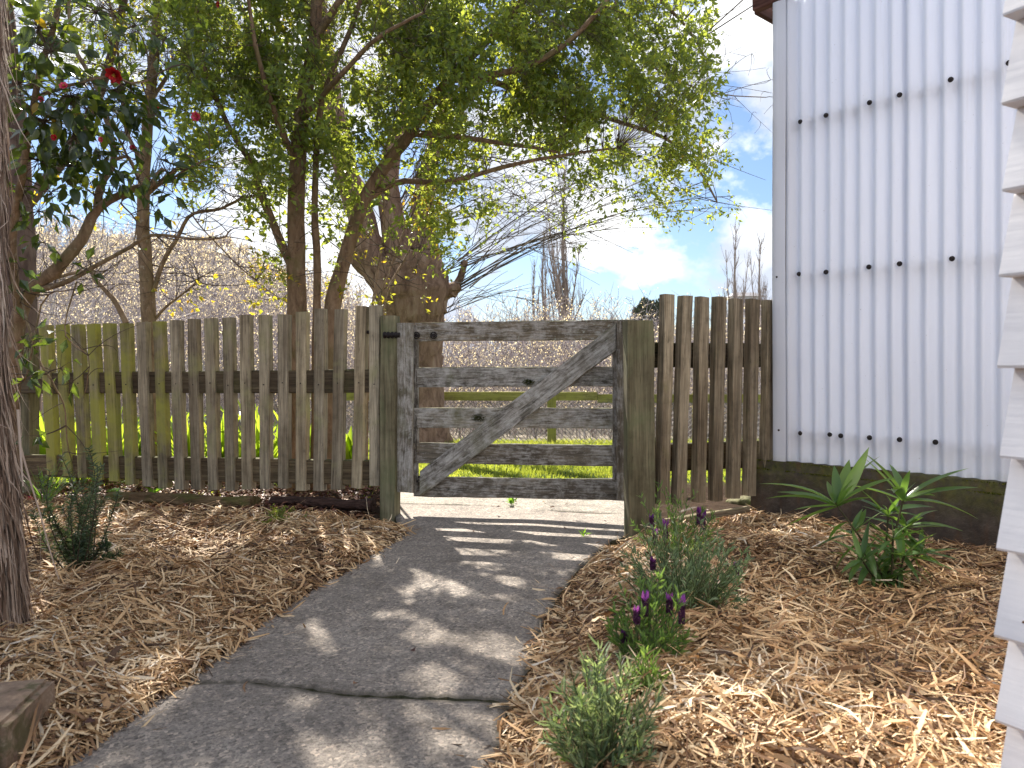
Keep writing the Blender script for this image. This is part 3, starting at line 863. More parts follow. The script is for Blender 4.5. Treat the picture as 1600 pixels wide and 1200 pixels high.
    prof = [(0.055, -0.12), (0.055, 0.10), (0.053, zb - 0.075), (0.045, zb - 0.055), (0.030, zb - 0.048), (0.028, zb - 0.012), (0.018, zb - 0.003), (-0.12, zb - 0.003)]
    P = np.zeros((70, 8, 3))
    for k, s in enumerate(ss):
        for j, (d, z) in enumerate(prof):
            zj = z + (tl * s if j > 1 else 0)
            nn_ = (mnoise.noise(Vector((s * 9, z * 14, 1.3))) * 0.009 if 0 < j < 7 else 0)
            p = o0 + u * s + PS.N3 * (d + nn_)
            P[k, j] = (p.x, p.y, zj + nn_ * 0.5)
    idx = np.arange(560).reshape(70, 8)
    g.add(P, np.stack([idx[:-1, :-1], idx[:-1, 1:], idx[1:, 1:], idx[1:, :-1]], -1).reshape(-1, 4))
    g.add(P[0], np.array([[0, 1, 2, 7], [2, 3, 4, 7], [4, 5, 6, 7]]))
    g.build('plinth', mc, root, smooth=True)
    g = Geo()
    n = 2600
    s = rng.uniform(-0.1, 1.7, n); d = rng.uniform(0.018, 0.05, n)
    keep = vnoise(s * 6, s * 0, 1, 66) > 0.35; s = s[keep]; d = d[keep]; n = len(s)
    z = zb + tl * s - np.where(d > 0.032, 0.056, 0.012) + 0.002
    Bp = np.array(o0)[None] + np.array(u)[None] * s[:, None] + np.array(PS.N3)[None] * d[:, None]; Bp[:, 2] = z
    leaves(g, Bp, rng.standard_normal((n, 3)) * 0.6 + np.array([0, 0, 1.0]), rng.standard_normal((n, 3)), 0.010, 0.0025, rng.random(n))
    g.build('moss', tone_mat('plinth_moss', [(0, (0.03, 0.04, 0.008)), (0.6, (0.09, 0.10, 0.015)), (1, (0.16, 0.15, 0.03))], 0.95, 0.1), root, kind='stuff')
    return mc
m_plinth = shed()

# ------------------------------------------------------------------ weatherboard house corner
def house():
    m, nt, b = new_mat('white_weatherboard_paint')
    v, gv = objcoord(nt, (2.0, 45, 45))
    g1 = nz(nt, gv, 1.0, 6, 0.6)
    big = nz(nt, v, 8, 6, 0.6)
    col = ramp(nt, big, [(0.3, (0.74, 0.72, 0.75)), (0.7, (0.83, 0.81, 0.83))])
    fl = ramp(nt, nz(nt, NN(nt, 'ShaderNodeMapping', {'Vector': v, 'Scale': (14, 30, 30)}).outputs[0], 3.0, 6, 0.75), [(0.70, (0, 0, 0)), (0.715, (1, 1, 1))])
    col = mix(nt, math_(nt, 'MULTIPLY', fl, 0.8), col, (0.22, 0.17, 0.13))
    nt.links.new(col, b.inputs['Base Color'])
    b.inputs['Roughness'].default_value = 0.48
    hh = math_(nt, 'SUBTRACT', math_(nt, 'ADD', g1, math_(nt, 'MULTIPLY', big, 0.6)), math_(nt, 'MULTIPLY', fl, 0.6))
    bump(nt, b, hh, 0.22, 0.003)
    rust, nt3, b3 = new_mat('rusty_nail'); b3.inputs['Base Color'].default_value = (0.16, 0.07, 0.03, 1); b3.inputs['Roughness'].default_value = 0.9
    Zc = 1.33
    c0 = Vector(((1592 - 800) / FPX * Zc, Zc, 0))
    u = Vector((0.476, -0.88, 0)).normalized()          # along the wall, towards and past the viewer
    n = Vector((-0.88, -0.476, 0)).normalized()         # outward
    root = thing('weatherboard_house', c0, 'corner of a white painted weatherboard house, boards overlapping, close at hand', 'house')
    bot = [HY - 35, HY - 172, HY - 305, HY - 435, HY - 575, HY - 712, HY - 852, HY - 985, HY - 1113]
    zs = [EYE + d / FPX * Zc for d in bot]
    pitch = 0.1515
    zs = [zs[0] + pitch * k for k in (7, 6, 5, 4, 3, 2, 1)] + zs + [zs[-1] - pitch]
    for k, zb in enumerate(zs):
        ztop = (zs[k - 1] if k else zb + pitch) 
        h = ztop - zb + 0.02
        lean = -0.019 * (zb - 0.85)
        off0 = lean
        # cross-section in (outward, z): thick drip edge at the bottom
        prof = [(-0.004 + off0, 0.0), (0.060 + off0, 0.0), (0.0615 + off0, 0.004), (0.010 + off0, h), (-0.004 + off0, h)]
        ln = 3.2; nseg = 10
        e0 = random.uniform(-0.004, 0.004)
        g = Geo(); P = np.zeros((nseg + 1, 5, 3))
        for i in range(nseg + 1):
            s = e0 + (ln - e0) * i / nseg
            for j, (d, z) in enumerate(prof):
                # local: x along the wall, y outward, z up
                P[i, j] = (s, d + random.uniform(-0.0006, 0.0006), z + random.uniform(-0.0006, 0.0006))
        idx = np.arange((nseg + 1) * 5).reshape(nseg + 1, 5)
        a, b_ = idx[:-1], idx[1:]
        g.add(P, np.stack([a, np.roll(a, -1, 1), np.roll(b_, -1, 1), b_], -1).reshape(-1, 4))
        g.f[4].append(np.array([[0, 1, 2, 3]])); g.f[3].append(np.array([[0, 3, 4]]))
        M = Matrix(((u.x, n.x, 0, c0.x), (u.y, n.y, 0, c0.y), (0, 0, 1, zb), (0, 0, 0, 1)))
        wb = g.build('weatherboard', m, root, M)
        for sx in (0.05 + random.uniform(-.015, .015), 0.55, 1.1):
            zn = 0.03 + random.uniform(-.006, .006); dn = 0.0615 + off0 + (0.010 - 0.0600) * (zn / h)
            p = c0 + u * sx + n * dn; p = Vector((p.x, p.y, zb + zn))
            cyl('nail_head', p - n * 0.002, p + n * 0.0012, 0.0032, rust if random.random() < .4 else m, wb, 8)
    # wall core behind the boards and the return wall
    g = Geo()
    bk = -n
    # local box helper
    def box(g, o, a, b_, c):
        o = np.array(o); a = np.array(a); b_ = np.array(b_); c = np.array(c)
        V = [o, o + a, o + a + b_, o + b_, o + c, o + a + c, o + a + b_ + c, o + b_ + c]
        g.add(np.array(V), np.array([[0, 3, 2, 1], [4, 5, 6, 7], [0, 1, 5, 4], [1, 2, 6, 5], [2, 3, 7, 6], [3, 0, 4, 7]]))
    o = c0 + bk * 0.010 + u * 0.012
    box(g, (o.x, o.y, -0.1), u * 3.1, bk * 0.1, Vector((0, 0, 2.72)))
    g.build('wall_core', m, root)
    g = Geo()
    o = c0 + bk * 0.112 + u * 0.012
    box(g, (o.x, o.y, -0.1), u * 0.1, bk * 3.0, Vector((0, 0, 2.72)))
    g.build('return_wall', m, root)
    g = Geo()
    o = c0 + n * 0.30 - u * 0.25
    box(g, (o.x, o.y, 2.70), u * 3.8, bk * 3.4, Vector((0, 0, 0.06)))
    g.build('eave', m, root)
house()

# ------------------------------------------------------------------ mulch (straw) over the beds
def in_shed(x, y):
    d = (x - PS.a[0]) * PS.n[0] + (y - PS.a[1]) * PS.n[1]
    s = (x - PS.a[0]) * PS.u[0] + (y - PS.a[1]) * PS.u[1]
    return d < 0.045
def straw():
    g = Geo()
    def batch(n, x0, x1, y0, y1, keepf, dens_y=None):
        x = rng.uniform(x0, x1, n); y = rng.uniform(y0, y1, n)
        k = keepf(x, y); x = x[k]; y = y[k]; n = len(x)
        lg = rng.gamma(4.0, 0.0150, n) + 0.014
        lg = np.where(rng.random(n) < 0.03, lg * 1.9, lg)
        wdt = rng.uniform(0.0011, 0.0036, n) * np.where(rng.random(n) < 0.12, 1.6, 1)
        K = 4
        an = rng.uniform(0, 2 * np.pi, n)
        curv = rng.normal(0, 0.75, n)
        el = rng.normal(0.0, 0.30, n)
        t = np.linspace(-0.5, 0.5, K)
        a = an[:, None] + curv[:, None] * t[None]
        dx = np.cos(a) * lg[:, None] / (K - 1); dy = np.sin(a) * lg[:, None] / (K - 1)
        px = x[:, None] + np.cumsum(dx, 1) - dx.mean(1, keepdims=True) * 2; py = y[:, None] + np.cumsum(dy, 1) - dy.mean(1, keepdims=True) * 2
        zc = gz(px, py).clip(-0.03, 1)
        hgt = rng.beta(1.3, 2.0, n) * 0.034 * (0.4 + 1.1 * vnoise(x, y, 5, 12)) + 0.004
        pz = zc + hgt[:, None] + np.abs(np.sin(el))[:, None] * (t[None] + 0.3) * lg[:, None] * np.sign(rng.random(n) - .5)[:, None] * 0.9 - (t[None] ** 2) * rng.uniform(0, 0.25, n)[:, None] * lg[:, None]
        pz = np.maximum(pz, zc + 0.001)
        P = np.stack([px, py, pz], -1)
        T = unit(np.gradient(P, axis=1))
        roll = rng.normal(0, 0.7, n)
        up = np.array([0, 0, 1.0])
        S = unit(np.cross(T, up)); Nn = np.cross(S, T)
        S = S * np.cos(roll)[:, None, None] + Nn * np.sin(roll)[:, None, None]
        W = wdt[:, None] * np.array([0.7, 1.0, 1.0, 0.5])[None]
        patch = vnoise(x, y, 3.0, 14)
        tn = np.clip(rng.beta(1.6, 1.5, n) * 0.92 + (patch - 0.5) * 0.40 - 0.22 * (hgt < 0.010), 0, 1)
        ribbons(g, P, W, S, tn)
    def kl(x, y):
        return (x < lx(y) - 0.012 + rng.normal(0, 0.02, len(x))) & (y < 4.62 + 0.24 * (-0.8 - x)) & (y < 4.20 + 0.24 * (-0.8 - x) + vnoise(x, y, 4, 2) * 0.16)
    def kr(x, y):
        fence = (x - PR.a[0]) * PR.n[0] + (y - PR.a[1]) * PR.n[1] > 0.02
        return (x > rx(y) + 0.012 + rng.normal(0, 0.02, len(x))) & ~in_shed(x, y) & fence
    batch(70000, -3.4, -0.5, 0.9, 4.9, kl)
    batch(18000, -1.75, -0.7, 1.1, 3.0, kl)
    batch(72000, -0.1, 2.5, 1.1, 4.2, kr)
    batch(24000, -0.1, 1.4, 1.3, 2.4, kr)
    # fines and flat chips
    def chips(n, x0, x1, y0, y1, keepf):
        x = rng.uniform(x0, x1, n); y = rng.uniform(y0, y1, n); k = keepf(x, y) ; x = x[k]; y = y[k]; n = len(x)
        z = gz(x, y).clip(-0.03, 1) + rng.uniform(0.008, 0.03, n)
        a = rng.uniform(0, 6.28, n); l = rng.gamma(3, 0.0032, n) + 0.004; w = l * rng.uniform(0.12, 0.34, n)
        D = np.column_stack([np.cos(a), np.sin(a), rng.normal(0, .35, n)]); D = unit(D)
        S = unit(np.cross(D, UPV + rng.normal(0, .35, (n, 3))))
        c = np.column_stack([x, y, z]); l = l[:, None]; w = w[:, None]
        V = np.stack([c - D * l - S * w * .6, c - D * l * .8 + S * w, c + D * l + S * w * .5, c + D * l * .9 - S * w], 1)
        t = np.where(rng.random(n) < .5, rng.uniform(0, .2, n), rng.uniform(.2, .8, n))
        g.add(V, np.arange(n * 4).reshape(-1, 4), np.repeat(t, 4))
    UPV = np.array([0, 0, 1.0])
    chips(42000, -3.4, -0.5, 0.9, 4.9, kl); chips(42000, -0.1, 2.5, 1.1, 4.2, kr)
    # a few thick twigs and bark splinters among the straw
    n = 260
    x = rng.uniform(-3.0, 2.4, n); y = rng.uniform(1.3, 4.1, n)
    k = (kl(x, y) | kr(x, y)) & ((x < lx(y) - .1) | (x > rx(y) + .1)); x = x[k]; y = y[k]; n = len(x)
    a = rng.uniform(0, 6.28, n); l = rng.uniform(.04, .14, n)
    A = np.column_stack([x, y, gz(x, y) + .028]); E = A + np.column_stack([np.cos(a) * l, np.sin(a) * l, rng.normal(0, .012, n)])
    Mm = (A + E) / 2 + rng.normal(0, .006, (n, 3))
    tubes(g, np.stack([A, Mm, E], 1), rng.uniform(.0018, .0042, (n, 1)) * np.array([[1, 1.1, .7]]), 5, rng.choice([0.02, 0.12, 0.7, 0.95], n))
    # loose bits spilled on the concrete
    def kp(x, y):
        d = np.minimum(x - lx(y), rx(y) - x)
        return (d > 0) & (rng.random(len(x)) < np.exp(-d / 0.045) * 0.9 + 0.005)
    batch(9000, -1.9, 0.6, 0.9, 4.4, kp)
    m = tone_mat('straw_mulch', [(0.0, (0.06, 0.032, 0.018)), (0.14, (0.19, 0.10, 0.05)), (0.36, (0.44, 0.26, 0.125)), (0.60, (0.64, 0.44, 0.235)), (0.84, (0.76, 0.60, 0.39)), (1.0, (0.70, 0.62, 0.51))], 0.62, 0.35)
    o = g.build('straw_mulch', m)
    tag(o, 'coarse golden brown straw mulch spread over both garden beds', 'mulch', kind='stuff')
straw()

# dead leaves under the long fence
def litter():
    n = 5200
    x = rng.uniform(-3.3, -0.85, n); y = 4.05 + 0.20 * (-x) + np.where(rng.random(n) < .5, rng.normal(0.12, 0.16, n), rng.uniform(0.2, 1.3, n))
    z = gz(x, y) + rng.uniform(0.004, 0.03, n)
    g = Geo()
    leaves(g, np.stack([x, y, z], -1), np.column_stack([rng.normal(0, 1, n), rng.normal(0, 1, n), rng.normal(0, 0.25, n)]), np.column_stack([rng.normal(0, .4, n), rng.normal(0, .4, n), np.ones(n)]), rng.uniform(0.02, 0.06, n), rng.uniform(0.006, 0.017, n), rng.random(n))
    # scattered over the mulch and beyond the gate
    n = 500
    x = rng.uniform(-3, 2.2, n); y = rng.uniform(1.6, 6.2, n)
    z = np.maximum(gz(x, y), np.where((x > lx(y)) & (x < rx(y)), 0.003, -1)) + 0.03 * ((x < lx(y)) | (x > rx(y))) + 0.006
    k = ~in_shed(x, y) & (rng.random(n) < np.where((x > lx(y)) & (x < rx(y)) & (y < 4.6), 0.12, 0.8)); 
    leaves(g, np.stack([x, y, z], -1)[k], rng.normal(0, 1, (k.sum(), 3)) * [1, 1, .2], np.column_stack([rng.normal(0, .3, (k.sum(), 2)), np.ones(k.sum())]), rng.uniform(0.012, 0.04, k.sum()), rng.uniform(0.004, 0.012, k.sum()), rng.random(k.sum()))
    o = g.build('leaf_litter', tone_mat('dead_leaves', [(0, (0.05, 0.02, 0.014)), (0.4, (0.13, 0.045, 0.03)), (0.75, (0.22, 0.10, 0.05)), (1, (0.34, 0.22, 0.11))], 0.6, 0.4))
    tag(o, 'dark red and brown dead leaves lying under the long picket fence', 'leaf litter', kind='stuff')
litter()

# logs that edge the bed under the fence
def logs():
    m1 = bark_mat('bleached_log', (0.045, 0.03, 0.016), (0.13, 0.085, 0.045), (0.24, 0.17, 0.09), scale=(3, 22, 22), moss=0.5)
    m2 = bark_mat('dark_red_log', (0.015, 0.009, 0.007), (0.05, 0.028, 0.022), (0.12, 0.07, 0.055), scale=(3, 26, 26))
    for nm, lab, xa, xb, yc, r, mt in (('garden_log', 'mossy yellow brown log edging the bed below the pickets', 165, 412, 786, 0.060, m1),
                                        ('garden_log', 'dark red brown split log lying beside the gate post under the fence', 418, 592, 782, 0.040, m2)):
        A = G(xa, yc + 14, 0.02); B = G(xb, yc + 10, 0.02)
        A = np.array([A[0], 4.55 + 0.22 * (-0.8 - A[0]) * 0.9, 0]); A[0] = (xa - 800) / FPX * A[1]
        bY = 4.50 + 0.2 * (-0.8 - (xb - 800) / FPX * 4.6) * 0.9
        B = np.array([(xb - 800) / FPX * bY, bY, 0])
        zc = EYE + (HY - yc) / FPX * 4.6
        A[2] = zc - 0.012; B[2] = zc
        rt = thing(nm, ((A[0] + B[0]) / 2, (A[1] + B[1]) / 2, 0), lab, 'log')
        g = Geo(); n = 22; sd = 16
        P = path_pts([A, (A * 2 + B) / 3 + [0, 0, 0.008], (A + 2 * B) / 3 - [0, 0, 0.004], B], n)
        Rr = np.full(n, r) * (1 + 0.08 * np.sin(np.arange(n) * 0.7)); Rr[0] = 0.01; Rr[-1] = 0.008; P[0] += (P[1] - P[0]) * 0.9; P[-1] += (P[-2] - P[-1]) * 0.9
        tubes(g, P, Rr, sd, noise_amp=0.0)
        V = g.v[0]; Cc = np.repeat(P, sd, 0); dv = V - Cc
        th = np.arctan2(dv[:, 2], dv[:, 1]); k_ = 1 + 0.16 * (vnoise(V[:, 0], th * 0.5 + 4, 5, 71) - .5) + 0.22 * (vnoise(V[:, 0] * .25, th * 1.9 + 9, 3, 72) - .5) + 0.06 * rng.standard_normal(len(V))
        V = Cc + dv * k_[:, None] * np.array([1, 1.1, 0.78]); V[:, 2] -= 0.010; g.v[0] = V
        g.build('log_wood', mt, rt, smooth=False)
logs()

# sandstone block in the corner
def corner_block():
    m, nt, b = new_mat('mossy_sandstone')
    v = NN(nt, 'ShaderNodeNewGeometry').outputs['Position']
    c = ramp(nt, nz(nt, v, 16, 9, 0.7), [(0.3, (0.13, 0.085, 0.06)), (0.55, (0.32, 0.22, 0.15)), (0.78, (0.52, 0.42, 0.32))])
    mo = ramp(nt, nz(nt, v, 12, 8, 0.7), [(0.5, (0, 0, 0)), (0.6, (1, 1, 1))])
    c = mix(nt, math_(nt, 'MULTIPLY', mo, 0.7), c, (0.07, 0.075, 0.015))
    nt.links.new(c, b.inputs['Base Color']); b.inputs['Roughness'].default_value = 0.95
    bump(nt, b, nz(nt, v, 40, 9, 0.75), 1.0, 0.01)
    import bmesh
    bm = bmesh.new(); bmesh.ops.create_cube(bm, size=1.0)
    bmesh.ops.bevel(bm, geom=bm.edges[:], offset=0.035, segments=2, affect='EDGES')
    bmesh.ops.subdivide_edges(bm, edges=bm.edges[:], cuts=4, use_grid_fill=True)
    tr = U(66, 1085, 1.83)
    sx, sy, sz = 0.42, 0.25, 0.24
    for vv in bm.verts:
        vv.co.x *= sx; vv.co.y *= sy; vv.co.z *= sz
        d = mnoise.noise(vv.co * 14) * 0.010 + mnoise.noise(vv.co * 40) * 0.004
        vv.co += vv.co.normalized() * d
    me = bpy.data.meshes.new('stone_block'); bm.to_mesh(me); bm.free(); me.materials.append(m)
    o = bpy.data.objects.new('stone_block', me); COL.objects.link(o)
    place(o, Matrix.Translation((-1.262, 1.65, 0.006)) @ Matrix.Rotation(R(10), 4, 'Z'))
    tag(o, 'rough reddish sandstone block with moss at the edge of the mulch, nearest the viewer', 'stone')
corner_block()

# rock, dark ledge and batten below the short fence
def under_right():
    import bmesh
    def rock(name, c, s, mat, lab, cat, seed):
        bm = bmesh.new(); bmesh.ops.create_icosphere(bm, subdivisions=3, radius=1)
        for vv in bm.verts:
            d = 1 + mnoise.noise(vv.co * 1.6 + Vector((seed, 0, 0))) * 0.35 + mnoise.noise(vv.co * 5 + Vector((seed, 0, 0))) * 0.09
            vv.co *= d; vv.co.x *= s[0]; vv.co.y *= s[1]; vv.co.z *= s[2]
        me = bpy.data.meshes.new(name); bm.to_mesh(me); bm.free(); me.materials.append(mat)
        for p in me.polygons: p.use_smooth = True
        o = bpy.data.objects.new(name, me); COL.objects.link(o); place(o, Matrix.Translation(Vector(c)))
        tag(o, lab, cat)
    m = bark_mat('mossy_rock', (0.06, 0.05, 0.03), (0.16, 0.15, 0.08), (0.26, 0.25, 0.14), scale=(20, 20, 20), moss=0.9)
    c = U(1162, 790, 4.55); rock('mossy_rock', c, (0.10, 0.09, 0.055), m, 'round mossy rock showing below the short picket fence', 'rock', 3)
    c = U(1125, 815, 4.5); rock('dark_rock', c, (0.30, 0.12, 0.085), m_plinth, 'low dark earthy rock in the gap under the short picket fence', 'rock', 9)
    r = U(1100, 806, 3.95)
    o = board('timber_batten', U(1030, 818, 3.85), U(1172, 796, 4.0), (0, 0, 1), 0.03, 0.03, m_picket_r, None, 4)
    tag(o, 'half buried grey batten in the mulch below the short fence', 'batten')
under_right()


# ================================================================== vegetation
UP = np.array([0, 0, 1.0])
def bez(a, b, n, sag=0.0, side=0.0):
    """N curved connectors a->b, [N,3] each -> [N,n,3]"""
    t = np.linspace(0, 1, n)[None, :, None]
    a = a[:, None]; b = b[:, None]
    P = a * (1 - t) + b * t
    L_ = np.linalg.norm(b - a, axis=-1, keepdims=True)
    off = rng.normal(0, 1, (len(a), 1, 3)) * side * L_
    return P + off * (4 * t * (1 - t)) + UP * sag * L_ * 4 * t * (1 - t) * 0.5

SA = unit(np.cross(np.array(sdir), UP)); SB = np.cross(SA, np.array(sdir))
def sun_gap_mask(P):
    """keep mask: crown gaps cut along the sun direction so sun patches reach the ground"""
    a = P @ SA; b = P @ SB
    n = 0.60 * vnoise(a, b, 4.4, 301) + 0.40 * vnoise(a, b, 9.5, 302)
    return n < 0.575
def spray(gt, gl, C, limbP, nleaf=26, rad=0.17, ln=(0.026, 0.046), wratio=0.21, ntw=5, tone_lo=0.0, tone_hi=1.0, twr=0.0011, droop=0.2, link=True, patch_tone=0.35, linkr=0.0034, clump=None):
    """leafy sprays at cluster centres C, each tied by a branchlet to the nearest limb point"""
    N = len(C)
    if N == 0: return
    if link:
        LP = limbP
        # nearest limb point, preferring ones below the cluster
        d = np.linalg.norm(C[:, None] - LP[None], axis=-1) + 0.25 * np.maximum(LP[None, :, 2] - C[:, None, 2], 0)
        j = d.argmin(1); A = LP[j]
        P = bez(A, C, 5, sag=0.08, side=0.07)
        Rr = np.linspace(1, 0.35, 5)[None] * (linkr * np.clip(np.linalg.norm(C - A, axis=1), 0.3, 1.5))[:, None]
        tubes(gt, P, Rr, 4, rng.random(N))
        D0 = unit(C - A)
    else:
        D0 = unit(rng.standard_normal((N, 3)))
    # twigs
    Ct = np.repeat(C, ntw, 0); Dt = unit(np.repeat(D0, ntw, 0) * 0.8 + rng.standard_normal((N * ntw, 3)) * 0.85 + UP * 0.1)
    Lt = rng.uniform(0.55, 1.25, N * ntw) * rad
    E = Ct + Dt * Lt[:, None] - UP * (droop * Lt ** 1.0)[:, None]
    Pt = bez(Ct, E, 3, sag=0.12, side=0.06)
    tubes(gt, Pt, np.linspace(1, 0.4, 3)[None] * np.full((N * ntw, 1), twr), 3, rng.random(N * ntw))
    per = max(1, nleaf // ntw)
    t = rng.uniform(0.12, 1.0, (N * ntw, per)); t[:, 0] = 1.0
    x = t * 2; i = np.minimum(x.astype(int), 1); f = (x - i)[..., None]
    ar = np.arange(N * ntw)[:, None]
    B = Pt[ar, i] * (1 - f) + Pt[ar, i + 1] * f
    T = unit(Pt[ar, i + 1] - Pt[ar, i])
    side = unit(np.cross(T, rng.standard_normal(T.shape)))
    D = unit(T * 0.55 + side * 0.9 + UP * rng.normal(0.0, 0.25, T.shape[:2])[..., None])
    Nn = unit(np.cross(D, rng.standard_normal(D.shape)) + UP * 0.7)
    l = rng.uniform(ln[0], ln[1], t.shape)
    pt = np.repeat(vnoise(C[:, 0] + C[:, 2] * .7, C[:, 1] * .5 + C[:, 2], 2.2, 77), ntw)[:, None]
    tone = np.clip(rng.random(t.shape) * (1 - patch_tone) + pt * patch_tone, 0, 1) * (tone_hi - tone_lo) + tone_lo
    w_ = (l * wratio * rng.uniform(0.8, 1.2, l.shape)).ravel()
    B = B.reshape(-1, 3); D = D.reshape(-1, 3); Nn = Nn.reshape(-1, 3); k = sun_gap_mask(B) | (B[:, 2] < 1.5)  # leaves culled in sun-aligned columns, shaped to dapple the path
    leaves(gl, B[k], D[k], Nn[k], l.ravel()[k], w_[k], tone.ravel()[k])

def inpoly(x, y, poly):
    poly = np.asarray(poly, float); r = np.zeros(len(x), bool)
    j = len(poly) - 1
    for i in range(len(poly)):
        xi, yi = poly[i]; xj, yj = poly[j]
        c = ((yi > y) != (yj > y)) & (x < (xj - xi) * (y - yi) / (yj - yi + 1e-12) + xi)
        r ^= c; j = i
    return r

def pxl(ctrl, Z):
    """control points given as photo pixels with depth(s)"""
    return [U(c[0], c[1], (c[2] if len(c) > 2 else Z)) for c in ctrl]

m_leaf_small = leaf_mat('small_evergreen_leaf', [(0.0, (0.036, 0.070, 0.046)), (0.35, (0.060, 0.105, 0.046)), (0.68, (0.100, 0.150, 0.042)), (0.90, (0.18, 0.20, 0.04)), (1.0, (0.38, 0.23, 0.04))], transl=(0.64, 0.68, 0.06), tf=0.52, rough=0.38)
m_leaf_yel = leaf_mat('yellow_green_leaf', [(0.0, (0.035, 0.062, 0.014)), (0.45, (0.085, 0.12, 0.022)), (0.72, (0.19, 0.19, 0.025)), (0.88, (0.34, 0.20, 0.02)), (1.0, (0.36, 0.13, 0.02))], transl=(0.62, 0.55, 0.05), tf=0.5, rough=0.4)
m_leaf_cam = leaf_mat('camellia_leaf', [(0.0, (0.012, 0.028, 0.014)), (0.55, (0.022, 0.045, 0.018)), (0.85, (0.045, 0.085, 0.02)), (0.93, (0.13, 0.16, 0.02)), (1.0, (0.36, 0.22, 0.02))], transl=(0.36, 0.46, 0.04), tf=0.30, rough=0.24, gloss=0.65)
m_twig = tone_mat('brown_twigs', [(0, (0.05, 0.035, 0.026)), (1, (0.15, 0.11, 0.08))], 0.85)
m_bark_smooth = bark_mat('smooth_mottled_bark', (0.12, 0.082, 0.052), (0.26, 0.18, 0.115), (0.38, 0.29, 0.19), scale=(16, 16, 6), lichen=0.5, moss=0.25, strength=0.5, dist=0.006)
m_bark_red = bark_mat('reddish_brown_bark', (0.10, 0.062, 0.040), (0.23, 0.15, 0.092), (0.34, 0.24, 0.155), scale=(16, 16, 5), lichen=0.12, moss=0.3, strength=0.6, dist=0.008)

